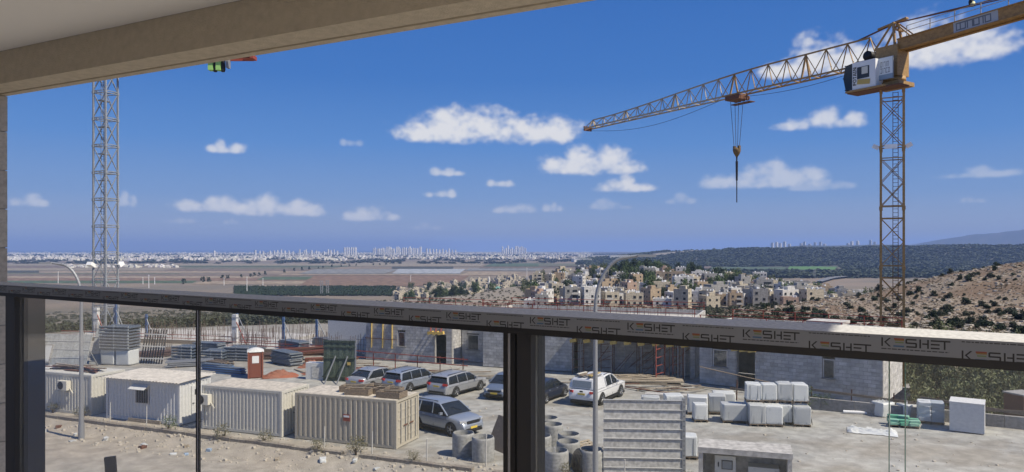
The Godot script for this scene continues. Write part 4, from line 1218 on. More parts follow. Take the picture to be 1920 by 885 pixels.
var wrap_n := 0
func wrapped_pallet(at: Vector3, turn: float, w: float, d: float, h: float, label: String) -> Node3D:
	wrap_n += 1
	var o := thing("wrapped_pallet", label, "pallet", at, turn, "white wrapped stone pallets")
	pallet_parts(o, w, d)
	var b := lumpy(Vector3(w, h - 0.13, d), rr(0.06, 0.11), wrap_n, 18)
	var m := put(b, "wrapped_load", [M.wrap, M.wrap_b, M.wrap][wrap_n % 3], o)
	m.position.y = 0.13
	for x in [-0.25, 0.25]:
		for z in [-1.0, 1.0]:
			stick(o, "strap", M.strap, Vector3(x * w, 0.2, z * (d * 0.495)), Vector3(x * w, h - 0.08, z * (d * 0.48)), 0.022, 0.012)
	b = Mb.new()   # loose tail of film
	var rows := []
	for i in 7:
		var l := []
		for j in 5:
			l.append(Vector3(w * 0.46 + 0.03 * i + 0.04 * noise.get_noise_2d(i * 60.0, wrap_n * 50.0 + j * 30.0), h - 0.12 - i * (h - 0.2) / 6.0, -d * 0.25 + j * d * 0.13 + 0.08 * noise.get_noise_2d(j * 70.0 + 9.0, i * 44.0 + wrap_n)))
		rows.append(l)
	b.grid(rows)
	put(b, "loose_film", M.wrap_b, o)
	return o

func street_lamp(at: Vector3, h: float, r: float, arm: Vector3, label: String) -> void:
	var o := thing("street_lamp", label, "street lamp", at, 0.0, "street lamps")
	var b := Mb.new()
	b.tube(Vector3.ZERO, Vector3(0, 0.9, 0), r * 1.25, r * 1.2, 14)
	b.tube(Vector3(0, 0.9, 0), Vector3(0, h - 2.0, 0), r, r * 0.62, 14, false)
	put(b, "pole", M.galv, o)
	b = Mb.new()
	var prev := Vector3(0, h - 2.0, 0)
	for i in range(1, 15):
		var t := i / 14.0
		var p := Vector3(0, h - 2.0, 0) + arm * (1.0 - cos(t * PI * 0.5)) * 1.0 + Vector3(0, 1.9 * sin(t * PI * 0.5), 0)
		b.tube(prev, p, r * 0.6, r * 0.55, 10, false)
		prev = p
	b.tube(prev, prev + arm * 0.35 + Vector3(0, 0.06, 0), r * 0.5, r * 0.45, 10)
	put(b, "arm", M.galv, o)
	b = Mb.new()
	var d := arm.normalized()
	b.box(Transform3D(Basis(Vector3.UP.cross(d).normalized(), Vector3.UP, d), prev + arm * 0.35 + d * 0.3 + Vector3(0, 0.06, 0)), Vector3(0.24, 0.09, 0.66))
	put(b, "lantern", M.lamp_grey, o)

func concrete_ring(at: Vector3, r: float, h: float, label: String) -> void:
	var o := thing("concrete_ring", label, "concrete ring", at, rr(0, 6), "concrete manhole rings")
	var b := Mb.new()
	b.lathe([Vector2(r - 0.075, 0.0), Vector2(r, 0.0), Vector2(r, h * 0.33), Vector2(r - 0.004, h * 0.335), Vector2(r, h * 0.345), Vector2(r, h * 0.66), Vector2(r - 0.004, h * 0.67), Vector2(r, h * 0.68), Vector2(r, h - 0.07), Vector2(r - 0.035, h - 0.068), Vector2(r - 0.038, h), Vector2(r - 0.075, h), Vector2(r - 0.078, 0.0)], 36)
	put(b, "shell", M.ring, o)

func leafy(sz: Vector3, n: int, leaf: float, low: float, lumps: int) -> Mb:   # crown of small leaf faces in clumps, base at y = 0
	var b := Mb.new()
	var cs := []
	for i in lumps:
		var a := rr(0, TAU)
		var q := sqrt(rng.randf()) * 0.62
		var yy := rr(low, 0.86)
		cs.append([Vector3(cos(a) * q * (1.2 - yy * 0.5), yy, sin(a) * q * (1.2 - yy * 0.5)), rr(0.2, 0.36)])
	for i in n:
		var k: Array = cs[rng.randi() % lumps]
		var d: Vector3 = Vector3(rng.randfn(), rng.randfn() * 0.85, rng.randfn()).normalized() * k[1] * pow(rng.randf(), 0.4)
		var p: Vector3 = (k[0] + d)
		p = Vector3(p.x * sz.x * 0.5, maxf(p.y, 0.02) * sz.y, p.z * sz.z * 0.5)
		var u := Vector3(rng.randfn(), rng.randfn() * 0.6, rng.randfn()).normalized()
		var w := u.cross(Vector3(rng.randfn(), rng.randfn(), rng.randfn())).normalized()
		var l := leaf * rr(0.6, 1.3)
		var s := rr(0.75, 1.2)
		b.col = Color(s * rr(0.9, 1.15), s, s * rr(0.8, 1.05))
		b.flat(p - u * l, p + w * l * 0.5, p + u * l)
		b.flat(p - u * l, p + u * l, p - w * l * 0.5)
	return b

func plant(called: String, label: String, cat: String, group: String, crown: Mesh, m: Material, at: Vector3, size: Vector3, trunk: float, sink := 0.0) -> Node3D:
	var o := thing(called, label, cat, at + Vector3(0, -sink, 0), rr(0, TAU), group)
	var b := Mb.new()
	b.tube(Vector3.ZERO, Vector3(0.04, trunk + size.y * 0.35, 0.02) , 0.05 + size.y * 0.022, 0.02 + size.y * 0.008, 7)
	for i in 3:
		var a := i * 2.1
		b.tube(Vector3(0.02, trunk + size.y * 0.1, 0), Vector3(cos(a) * size.x * 0.22, trunk + size.y * 0.5, sin(a) * size.z * 0.22), 0.02 + size.y * 0.01, 0.01, 5)
	put(b, "trunk", M.bark, o)
	putm(crown, "crown", m, o, Transform3D(Basis().scaled(size), Vector3(0, trunk, 0)))
	return o

func build_site() -> void:
	# kerb between street and site
	var kd := Vector3(0.925, 0, 0.379)
	var kw := thing("kerb_wall", "low rough concrete kerb along the container row", "kerb", Vector3(-36.0, -0.6, -47.05), atan2(-kd.z, kd.x))
	for i in 44:
		if i in [30, 37]: continue
		piece(kw, "kerb_stone", [M.kerb, M.kerb_b][i % 2], Vector3(i + 0.5, 0.36 + rr(-0.025, 0.025), rr(-0.02, 0.02)), Vector3(0.985, 0.72, 0.3), Basis(Vector3.BACK, rr(-0.015, 0.015)))
	# thin fence posts with wire along the kerb
	for q in [[-25.4, -43.1, 1.25], [-23.2, -42.2, 1.3], [-20.6, -41.2, 1.3], [-19.2, -40.6, 0.9], [-9.4, -36.6, 1.25], [-6.8, -35.5, 1.25], [-4.0, -34.3, 1.2], [-1.2, -33.6, 1.6], [1.85, -32.0, 1.45], [4.7, -30.6, 1.3]]:
		var o := solo("fence_post", _post(q[2]), M.pale_post, "thin pale metal fence post beside the kerb", "fence post", on_land(q[0], q[1], -0.15), 0.0, "fence posts along the kerb")
	# concrete rings
	for q in [[-2.36, -35.51, "concrete ring in front of the silver SUV, farther from the railing post"], [-1.37, -34.66, "concrete ring in front of the silver SUV, next to the railing post"], [1.92, -38.67, "farthest concrete ring of the group by the lamp pole"], [2.07, -37.2, "tall concrete ring with stencilled marks near the lamp pole"], [1.35, -34.96, "concrete ring half hidden by the railing post"], [1.97, -32.4, "nearest concrete ring with a thin post before it"], [2.6, -33.9, "wide open concrete ring in the middle of the group"], [3.53, -32.6, "concrete ring holding waste beside the lamp pole"], [2.75, -35.3, "concrete ring behind the wide open ring"]]:
		concrete_ring(on_land(q[0], q[1], -0.04), 0.54, 1.14, q[2])
	var pl := thing("timber_pallet", "weathered timber pallet tipped against the concrete rings", "pallet", Vector3(3.5, 0.35, -35.2), 0.5)
	for i in 6: piece(pl, "slat", M.timber_pale, Vector3(0, 0.1, -0.5 + i * 0.2), Vector3(1.2, 0.025, 0.12))
	for x in [-0.5, 0.0, 0.5]: piece(pl, "bearer", M.timber_pale, Vector3(x, 0.04, 0), Vector3(0.09, 0.09, 1.15))
	pl.rotation = Vector3(0.3, 0.5, 0.1)
	var sheet := thing("leaning_board", "grey board leaning beside the concrete rings", "board", Vector3(-0.35, 0.0, -36.3), 0.6)
	piece(sheet, "sheet", M.timber, Vector3(0, 0.75, 0), Vector3(0.06, 1.7, 2.2), Basis(Vector3.BACK, -0.45))
	piece(sheet, "batten", M.timber_pale, Vector3(0.1, 0.75, 0), Vector3(0.05, 1.6, 0.1), Basis(Vector3.BACK, -0.45))
	var coil := Mb.new()
	for i in 6:
		for j in 24:
			var a0 := TAU * j / 24.0
			var a1 := TAU * (j + 1) / 24.0
			coil.tube(Vector3(cos(a0) * (0.5 - i * 0.02), 0.55 + sin(a0) * 0.5, i * 0.07), Vector3(cos(a1) * (0.5 - i * 0.02), 0.55 + sin(a1) * 0.5, i * 0.07), 0.04, 0.04, 6, false)
	solo("pipe_coil", coil, M.black, "coil of black corrugated pipe between the rings", "pipe coil", on_land(2.95, -32.7), 0.9)
	# big steel formwork panel
	var fp := thing("steel_shutter", "tall grey steel formwork panel with horizontal ribs standing by the lamp pole", "formwork panel", on_land(5.75, -32.2, -0.05), yaw(-4.0))
	for i in 8: piece(fp, "sheet", [M.steel_form, M.steel_form_b][i % 2], Vector3(0, 0.21 + i * 0.425, 0), Vector3(3.42, 0.405, 0.06))
	for i in 9: piece(fp, "rib", M.steel_rib, Vector3(0.0, 0.004 + i * 0.425, 0.045), Vector3(3.44, 0.022, 0.07))
	var fg := Mb.new()
	fg.cube(Vector3(1.715, 0.0, -0.06), Vector3(1.86, 3.5, 0.07))
	var flg := put(fg, "edge_flange", M.galv, fp)
	for i in 16:
		fg = Mb.new()
		fg.lathe([Vector2(0.0, 0.0), Vector2(0.024, 0.0), Vector2(0.024, 0.012), Vector2(0.0, 0.012)], 8, Vector3(1.79, 0.15 + i * 0.213, 0.062), Basis(Vector3.RIGHT, PI * 0.5))
		put(fg, "bolt_hole", M.black, flg)
	stick(fp, "back_prop", M.galv, Vector3(-1.2, 2.6, -0.1), Vector3(-1.2, 0.0, -1.7), 0.08)
	stick(fp, "back_prop", M.galv, Vector3(1.2, 2.6, -0.1), Vector3(1.2, 0.0, -1.7), 0.08)
	# concrete meter niche
	var nk := thing("meter_niche", "pale concrete kiosk sheltering two meter cabinets", "kiosk", on_land(9.15, -28.8, -0.05), yaw(-17.0))
	for q in [[Vector3(-1.72, 0, -0.7), Vector3(-1.56, 2.05, 0.62), "side_wall"], [Vector3(1.56, 0, -0.7), Vector3(1.72, 2.05, 0.62), "side_wall"], [Vector3(-1.559, 0, -0.7), Vector3(1.559, 2.05, -0.55), "back_wall"], [Vector3(-1.75, 2.051, -0.74), Vector3(1.75, 2.27, 0.66), "roof"]]:
		var nb := Mb.new()
		nb.cube(q[0], q[1])
		put(nb, q[2], M.conc_pale, nk)
	for q in [[-0.72, 0.8, 1.85, "meter cabinet with a small round-cornered window"], [0.72, 1.15, 1.5, "plain closed meter cabinet"]]:
		var mb := Mb.new()
		mb.cube(Vector3(q[0] - q[1] * 0.5, 0.1, -0.5), Vector3(q[0] + q[1] * 0.5, q[2], 0.1))
		var cab := put(mb, "cabinet", M.cabinet, nk)
		tag(cab, q[3])
		if q[0] < 0.0:
			piece(cab, "window_rim", M.black, Vector3(-0.65, 1.5, 0.105), Vector3(0.42, 0.36, 0.02))
			piece(cab, "window_pane", M.grey_glass, Vector3(-0.65, 1.5, 0.118), Vector3(0.36, 0.3, 0.012))
			piece(cab, "latch", M.black, Vector3(-0.98, 1.5, 0.11), Vector3(0.04, 0.18, 0.03))
			piece(cab, "seam", M.black, Vector3(-0.72, 1.16, 0.1), Vector3(0.78, 0.012, 0.008))
		else: piece(cab, "lock", M.black, Vector3(1.18, 1.34, 0.11), Vector3(0.09, 0.09, 0.03))
	# lamps
	street_lamp(on_land(3.08, -27.0, -0.1), 10.25, 0.115, Vector3(1.15, 0, 0.15), "curved grey street lamp beside the formwork panel")
	street_lamp(on_land(-23.5, -39.9, -0.1), 9.75, 0.13, Vector3(-1.2, 0, 0.0), "curved grey street lamp before the white site cabin")
	var bs := thing("steel_post", "short flat topped dark steel post on the street", "post", on_land(-18.1, -33.0, -0.1), 0.2)
	piece(bs, "shaft", M.black, Vector3(0, 0.55, 0), Vector3(0.46, 1.1, 0.16), Basis(Vector3.BACK, 0.07))
	piece(bs, "base_plate", M.black, Vector3(0.03, 0.03, 0), Vector3(0.6, 0.06, 0.3))
	# pallets of stone in white film
	var tp := yaw(-8.0)
	for q in [[13.9, -41.6, 0.92, "plain"], [14.8, -41.5, 0.95, "with torn film"], [15.6, -42.1, 0.85, ""], [16.4, -41.5, 0.9, ""]]:
		wrapped_pallet(on_land(q[0], q[1]), tp + rr(-0.08, 0.08), q[2], 0.95, rr(1.1, 1.22), "white wrapped stone pallet in the lower row of the double stack")
	for i in 4:
		wrapped_pallet(on_land(13.95 + i * 0.86, -42.35 + i * 0.08, 1.19), tp + rr(-0.05, 0.05), 0.84, 0.9, rr(0.98, 1.14), "white wrapped stone pallet in the upper row of the double stack")
	for i in 4:
		wrapped_pallet(on_land(13.95 + i * 0.86, -42.45 + i * 0.08), tp + rr(-0.05, 0.05), 0.84, 0.9, 1.19, "white wrapped stone pallet hidden under the double stack")
	for q in [[12.85, -42.4, 1.4, 1.0, 1.08, "broad white wrapped pallet standing before the others"], [10.95, -42.6, 0.78, 0.8, 1.05, "narrow white wrapped pallet on its own"], [11.3, -44.6, 1.2, 1.0, 1.1, "white wrapped pallet behind the narrow one"], [12.5, -44.6, 1.0, 1.0, 1.15, "white wrapped pallet with film slumping to the ground"], [13.4, -46.3, 1.35, 1.0, 1.0, "white wrapped pallet at the back by the planks"], [9.9, -44.9, 1.1, 1.0, 1.1, "white wrapped pallet behind the steel formwork panel"], [8.6, -45.4, 1.1, 0.9, 0.9, "low white wrapped pallet near the pickup"], [8.5, -35.1, 0.75, 0.8, 1.1, "white wrapped pallet right beside the formwork flange"]]:
		wrapped_pallet(on_land(q[0], q[1]), tp + rr(-0.12, 0.12), q[2], q[3], q[4], q[5])
	# white box, sacks, bags
	var wb := thing("white_crate", "plain square white panelled crate on the dusty yard", "crate", on_land(25.1, -40.3), yaw(-34.0))
	piece(wb, "body", M.white_w, Vector3(0, 0.84, 0), Vector3(1.62, 1.56, 1.55))
	for q in [[-0.6, 0.0], [0.6, 0.0]]: piece(wb, "skid", M.timber, Vector3(q[0], 0.03, q[1]), Vector3(0.12, 0.07, 1.5))
	piece(wb, "lid", M.white_w, Vector3(0, 1.635, 0), Vector3(1.66, 0.04, 1.59))
	for q in [[22.3, -44.0, 0.95, 0.85], [23.5, -43.5, 0.85, 0.8]]:
		var bg := thing("bulk_bag", "white woven bulk bag standing by the low wall", "bulk bag", on_land(q[0], q[1]), rr(0, 1), "bulk bags by the wall")
		put(lumpy(Vector3(q[2], q[3], q[2]), 0.12, q[0], 14), "sack", M.wrap, bg)
		for k in 4:
			var a := PI * 0.25 + k * PI * 0.5
			stick(bg, "loop", M.wrap_b, Vector3(cos(a) * 0.34, q[3] - 0.08, sin(a) * 0.34), Vector3(cos(a) * 0.16, q[3] + 0.16, sin(a) * 0.16), 0.06, 0.02)
	var gp := thing("green_sack_pallet", "low pallet of green cement sacks", "pallet", on_land(22.1, -41.3), yaw(-20.0))
	pallet_parts(gp, 1.5, 1.0)
	for i in 14:
		var sk := put(lumpy(Vector3(0.55, 0.16, 0.36), 0.18, 40.0 + i, 8), "sack", [M.green_sack, M.green_sack_b][i % 2], gp)
		sk.position = Vector3(-0.5 + (i % 3) * 0.5 + rr(-0.05, 0.05), 0.14 + (i / 6) * 0.13, -0.3 + ((i / 3) % 2) * 0.6 + rr(-0.06, 0.06))
		sk.rotation.y = rr(-0.2, 0.2)
	var wp := thing("sack_pallet", "tall pallet of sacks under clear plastic by the low wall", "pallet", on_land(24.15, -42.2), yaw(-25.0))
	pallet_parts(wp, 1.35, 1.1)
	for i in 20:
		var sk := put(lumpy(Vector3(0.66, 0.24, 0.52), 0.15, 70.0 + i, 8), "sack", [M.wrap, M.wrap_g][i % 2], wp)
		sk.position = Vector3(-0.33 + (i % 2) * 0.66, 0.14 + (i / 4) * 0.21, -0.27 + ((i / 2) % 2) * 0.54)
		sk.rotation.y = rr(-0.1, 0.1)
	var rows := []
	for i in 20:
		var l := []
		for j in 12: l.append(Vector3(i * 0.13, 0.05 + 0.16 * absf(noise.get_noise_2d(i * 37.0, j * 41.0)) * 2.2 * (1.0 if i > 0 and j > 0 and i < 19 and j < 11 else 0.0), j * 0.12 + 0.2 * noise.get_noise_2d(i * 30.0, 5.0)))
		rows.append(l)
	var b := Mb.new()
	b.grid(rows)
	solo("plastic_sheet", b, M.wrap, "crumpled clear plastic sheet lying on the yard", "plastic sheet", on_land(18.8, -41.0), yaw(-25.0))
	b = Mb.new()
	b.tube(Vector3(0, 0.11, 0), Vector3(2.0, 0.11, 0.5), 0.1, 0.1, 12)
	solo("plastic_pipe", b, M.white, "short white plastic pipe lying by the low wall", "pipe", on_land(20.2, -44.6))
	# low wall with planks on the right
	var lw := thing("low_wall", "low concrete wall closing the yard toward the trees", "wall", Vector3(17.6, -0.3, -46.5), atan2(-0.49, 0.872))
	for i in 9: piece(lw, "wall_block", [M.conc, M.conc_b][i % 2], Vector3(i * 1.9 + 0.95, 0.5, 0), Vector3(1.88, 1.0, 0.25))
	var bf := thing("plank_fence", "makeshift fence of weathered planks above the low wall", "fence", Vector3(14.5, 0.0, -48.6), atan2(-0.49, 0.872))
	for i in 8:
		stick(bf, "post", M.rust, Vector3(i * 2.3 + 0.4, -0.6, 0), Vector3(i * 2.3 + 0.45, 1.35, 0), 0.07)
	for q in [[0.0, 0.75, 6.4, 0.5], [5.0, 1.15, 11.5, 0.85], [9.0, 0.7, 16.5, 0.95], [1.0, 0.35, 8.0, 0.2], [11.0, 1.25, 16.8, 0.75]]:
		stick(bf, "plank", M.timber, Vector3(q[0], q[1], 0.06), Vector3(q[2], q[3], 0.07), 0.04, 0.15)
	var rb := thing("rusty_bin", "rusty steel waste bin with a pale rim at the yard edge", "bin", on_land(28.9, -41.8), 0.3)
	piece(rb, "body", M.rust, Vector3(0.4, 0.95, 0), Vector3(1.4, 1.7, 1.2))
	piece(rb, "rim", M.conc, Vector3(0.4, 1.83, 0), Vector3(1.5, 0.08, 1.3))
	piece(rb, "leg", M.rust, Vector3(-0.2, 0.05, 0.5), Vector3(0.12, 0.14, 0.12))
	piece(rb, "leg", M.rust, Vector3(1.0, 0.05, 0.5), Vector3(0.12, 0.14, 0.12))
	# portable toilet
	var to := thing("portable_toilet", "red brown portable toilet cabin with a white domed roof", "portable toilet", on_land(-20.0, -57.0), yaw(20.0))
	piece(to, "cabin", M.toilet, Vector3(0, 1.02, 0), Vector3(1.12, 2.0, 1.12))
	for q in [[-0.52, 0.58], [0.52, 0.58], [-0.52, -0.58], [0.52, -0.58]]: stick(to, "corner_rib", M.toilet, Vector3(q[0], 0, q[1]), Vector3(q[0], 2.05, q[1]), 0.1)
	var td := piece(to, "door", M.toilet_b, Vector3(0, 0.98, 0.575), Vector3(0.82, 1.8, 0.03))
	piece(to, "door_panel", M.white, Vector3(0, 1.45, 0.6), Vector3(0.5, 0.55, 0.02))
	piece(to, "side_panel", M.white, Vector3(0.575, 1.45, 0), Vector3(0.02, 0.5, 0.4))
	var tr := Mb.new()
	var rws := []
	for i in 9:
		var x := lerpf(-0.62, 0.62, i / 8.0)
		rws.append([Vector3(x, 2.02, -0.62), Vector3(x, 2.06 + 0.22 * cos(x * 2.2), -0.5), Vector3(x, 2.08 + 0.24 * cos(x * 2.2), 0), Vector3(x, 2.06 + 0.22 * cos(x * 2.2), 0.5), Vector3(x, 2.02, 0.62)])
	tr.grid(rws, Vector3(0, 1.5, 0))
	put(tr, "roof", M.white_w, to)
	# green formwork panel on props
	var gpn := thing("green_formwork", "dark green ribbed formwork panel propped upright behind the cars", "formwork panel", on_land(-13.1, -55.3), yaw(-9.0))
	for i in 10:
		piece(gpn, "rib", [M.green_form, M.green_form_b][i % 2], Vector3(-1.13 + i * 0.25, 1.55, -0.12 + 0.02 * (i % 2)), Vector3(0.24, 3.05, 0.1), Basis(Vector3.RIGHT, -0.06))
	for y in [0.35, 1.75, 2.6, 3.0]: piece(gpn, "waler", M.green_form, Vector3(0, y, -0.02 - (y - 1.5) * 0.06), Vector3(2.6, 0.09, 0.08))
	stick(gpn, "edge_rail", M.galv, Vector3(1.3, 0.0, 0.0), Vector3(1.28, 3.2, -0.15), 0.09)
	stick(gpn, "top_rail", M.galv, Vector3(-1.3, 3.2, -0.1), Vector3(1.3, 3.15, -0.1), 0.06)
	for x in [-0.6, 0.35]: stick(gpn, "prop", M.galv, Vector3(x, 0.0, 1.3), Vector3(x + 0.35, 1.9, 0.0), 0.07)
	piece(gpn, "yellow_tag", M.timber_y, Vector3(0.8, 1.35, 0.01), Vector3(0.24, 0.22, 0.04))
	# formwork stacks on the left
	for q in [[-37.4, -60.6, 4.4, 3.0, "wide grey concrete formwork sheet leaning with a framed opening"], [-35.2, -63.2, 3.0, 3.1, "plain grey formwork sheet leaning behind the first"], [-40.6, -60.6, 2.4, 3.0, "dark edged formwork sheet leaning at the end"]]:
		var o := thing("leaning_formwork", q[4], "formwork panel", on_land(q[0], q[1]), yaw(-8.0), "leaning formwork sheets")
		var lean := Basis(Vector3.RIGHT, -0.32)
		var nb := int(q[2] / 0.72)
		for i in nb:
			piece(o, "sheet", [M.sheet_grey, M.sheet_grey_b][i % 2], lean * Vector3(-q[2] * 0.5 + (i + 0.5) * q[2] / nb, q[3] * 0.5, 0), Vector3(q[2] / nb - 0.015, q[3], 0.07), lean)
		for y in [0.3, 1.0, 1.7, 2.4]: piece(o, "rib", M.steel_rib, lean * Vector3(0, y, 0.05), Vector3(q[2], 0.03, 0.05), lean)
		for x in [-q[2] * 0.35, q[2] * 0.35]: stick(o, "prop", M.galv, lean * Vector3(x, q[3] * 0.8, -0.05), Vector3(x, 0.0, -2.4), 0.08)
		if q[2] > 4.0:
			piece(o, "opening_frame", M.conc, lean * Vector3(-1.5, 1.3, 0.09), Vector3(0.75, 1.6, 0.08), lean)
			piece(o, "opening", M.steel_rib, lean * Vector3(-1.5, 1.3, 0.14), Vector3(0.55, 1.35, 0.03), lean)
	var sx := 0
	for q in [[-34.0, -63.4, 2.9, 8, 1.35, "tall stack of blue grey formwork tables"], [-24.5, -66.0, 2.4, 5, 0.0, "lower stack of blue grey formwork tables"], [-26.6, -65.6, 2.2, 4, 0.0, "lower stack of grey formwork panels"], [-29.6, -66.5, 2.0, 5, 0.0, "stack of formwork tables near the dark grille"]]:
		var o := thing("formwork_stack", q[5], "formwork stack", on_land(q[0], q[1]), yaw(-12.0), "stacks of formwork tables")
		if q[4] > 0.0:
			for k in 2:
				var wl := put(lumpy(Vector3(1.35, 1.3, 1.3), 0.06, 120.0 + k, 12), "white_bundle", M.wrap, o)
				wl.position = Vector3(-0.75 + k * 1.5, 0.02, 0)
		for i in q[3]:
			var y: float = q[4] + i * 0.26
			piece(o, "table", M.form_blue, Vector3(rr(-0.03, 0.03), y + 0.08, 0), Vector3(q[2], 0.1, 1.5))
			for z in [-0.72, 0.72]: piece(o, "table_edge", M.form_pale, Vector3(rr(-0.02, 0.02), y + 0.17, z), Vector3(q[2], 0.08, 0.1))
			for x in [-0.48, 0.0, 0.48]: piece(o, "spacer", M.form_pale, Vector3(x * q[2], y + 0.18, 0.72), Vector3(0.1, 0.16, 0.12))
	var gr := thing("dark_grille", "dark steel grille panel leaning on the formwork stack", "grille", on_land(-31.4, -64.2), yaw(-6.0))
	for i in 9: stick(gr, "slat", M.black, Vector3(-0.95 + i * 0.24, 0.0, 0.5), Vector3(-0.95 + i * 0.24, 2.9, -0.3), 0.12, 0.06)
	for y in [0.15, 0.5, 0.85]: stick(gr, "crossbar", M.steel_rib, Vector3(-1.05, y * 2.9 + 0.05, 0.58 - y * 0.8), Vector3(1.1, y * 2.9, 0.58 - y * 0.8), 0.08)
	# foundations: slabs, starter bars, columns, props
	for q in [[-36.0, -82.0, 26.0, 9.0, 0.25], [-22.0, -74.0, 13.0, 8.0, 0.3], [-9.0, -80.0, 15.0, 9.0, 0.28]]:
		var o := thing("foundation_slab", "pale concrete foundation slab bristling with starter bars" if q[2] > 20.0 else ("pale foundation slab behind the portable toilet" if q[0] < -15.0 else "pale foundation slab beside the block house"), "foundation", Vector3(q[0], -0.1, q[1]), yaw(-14.0))
		piece(o, "slab", M.conc_pale, Vector3(0, 0.25, 0), Vector3(q[2], 0.5, q[3]))
		for z in [-q[3] * 0.5 + 0.3, q[3] * 0.5 - 0.3, 0.0]: piece(o, "edge_board", M.timber, Vector3(0, 0.3, z + 0.35), Vector3(q[2] + 0.2, 0.42, 0.06))
		var rbm := Mb.new()
		for i in int(q[2] * 11):
			var x := rr(-q[2] * 0.5 + 0.2, q[2] * 0.5 - 0.2)
			var z: float = [-q[3] * 0.46, q[3] * 0.46, 0.0, q[3] * 0.25][i % 4] + rr(-0.12, 0.12)
			rbm.bar(Vector3(x, 0.5, z), Vector3(x + rr(-0.05, 0.05), 0.5 + rr(0.7, 1.5), z + rr(-0.04, 0.04)), 0.024)
		tag(put(rbm, "starter_bars", M.rebar, o), "", "", "", "stuff")
		for y in [0.75, 1.1]: stick(o, "tie_rail", M.red, Vector3(-q[2] * 0.5, y, q[3] * 0.5 + 0.1), Vector3(q[2] * 0.5, y + rr(-0.1, 0.1), q[3] * 0.5 + 0.1), 0.06)
	for q in [[-29.7, -79.0, 3.4, 0], [-23.5, -75.2, 3.0, 0], [-47.0, -86.5, 3.0, 0], [-45.5, -84.0, 3.6, 0], [-20.3, -76.0, 3.2, 0], [-19.5, -78.2, 3.4, 0], [-28.4, -75.0, 3.2, 1], [-47.5, -83.6, 3.2, 1], [-40.0, -80.0, 2.8, 0]]:
		var o := thing("column_form", ("white" if q[3] else "blue") + " column formwork rising from the foundation slab", "column formwork", on_land(q[0], q[1], 0.1), yaw(-14.0), "column formwork on the slabs")
		var w := 0.5 if q[3] else 0.2
		piece(o, "shaft", M.white_w if q[3] else M.form_col, Vector3(0, q[2] * 0.5, 0), Vector3(w, q[2], w * 0.8))
		for y in [0.25, 0.6, 0.9]: piece(o, "clamp", M.galv if q[3] else M.form_col, Vector3(0, q[2] * y, 0), Vector3(w + 0.1, 0.07, w * 0.8 + 0.1))
		stick(o, "brace", M.red if q[3] else M.galv, Vector3(0.15, q[2] * 0.8, 0.1), Vector3(q[2] * 0.55, 0.1, 0.6), 0.07)
	# steel, timber and rebar lying about between the formwork stacks and the slabs
	var clutter := 0
	for q in [[-27.5, -62.5], [-24.8, -62.0], [-28.8, -69.5], [-22.0, -66.8], [-25.5, -70.5], [-31.5, -71.0], [-19.6, -63.6], [-33.5, -68.0], [-37.5, -67.5], [-41.0, -66.0], [-21.0, -70.5], [-16.0, -74.0], [-12.0, -66.5], [-15.0, -61.0], [-18.5, -73.0], [-11.0, -74.0]]:
		clutter += 1
		var kinds := [["bundle of dark reinforcing steel lying on bearers", "steel bundle", M.rebar], ["stack of grey scaffold tubes lying on bearers", "tube stack", M.galv], ["stack of weathered formwork timbers", "timber stack", M.timber], ["stack of blue grey steel shutters", "shutter stack", M.form_blue]]
		var kk: Array = kinds[clutter % 4]
		var o := thing(kk[1].replace(" ", "_"), kk[0] + " near the foundation slabs", kk[1], on_land(q[0], q[1]), rr(-0.9, 0.5), "site material stacks")
		var ln := rr(1.1, 1.9)
		for x in [-0.6, 0.6]: piece(o, "bearer", M.timber, Vector3(x * ln, 0.05, 0), Vector3(0.12, 0.1, 1.4))
		for i in 18:
			var y := 0.14 + (i / 6) * 0.16
			var z := -0.55 + (i % 6) * 0.22
			if clutter % 4 == 3: piece(o, "shutter", kk[2] if i % 2 else M.form_pale, Vector3(rr(-0.1, 0.1), 0.12 + i * 0.06, rr(-0.05, 0.05)), Vector3(ln * 1.8, 0.05, 1.2), Basis(Vector3.UP, rr(-0.05, 0.05)))
			else: stick(o, "bar", kk[2], Vector3(-ln + rr(-0.25, 0.25), y, z), Vector3(ln + rr(-0.25, 0.25), y + rr(0, 0.03), z + rr(-0.1, 0.1)), 0.1)
	for q in [[-30.5, -73.5, 2.6], [-26.0, -73.0, 3.0], [-14.0, -69.0, 2.8], [-17.5, -70.0, 2.4], [-10.5, -70.5, 3.2], [-35.0, -73.0, 2.5]]:
		var o := thing("wall_cage", "upright cage of rusty reinforcing bars on the foundations", "rebar cage", on_land(q[0], q[1], 0.05), yaw(-14.0) + rr(-0.2, 0.2), "rebar cages")
		for i in 11: stick(o, "upright_bar", M.rebar, Vector3(-q[2] * 0.5 + i * q[2] * 0.1, 0, 0), Vector3(-q[2] * 0.5 + i * q[2] * 0.1 + rr(-0.05, 0.05), rr(1.5, 2.1), 0), 0.03)
		for y in [0.4, 0.9, 1.4]: stick(o, "cross_bar", M.rebar, Vector3(-q[2] * 0.52, y, 0.03), Vector3(q[2] * 0.52, y, 0.03), 0.03)
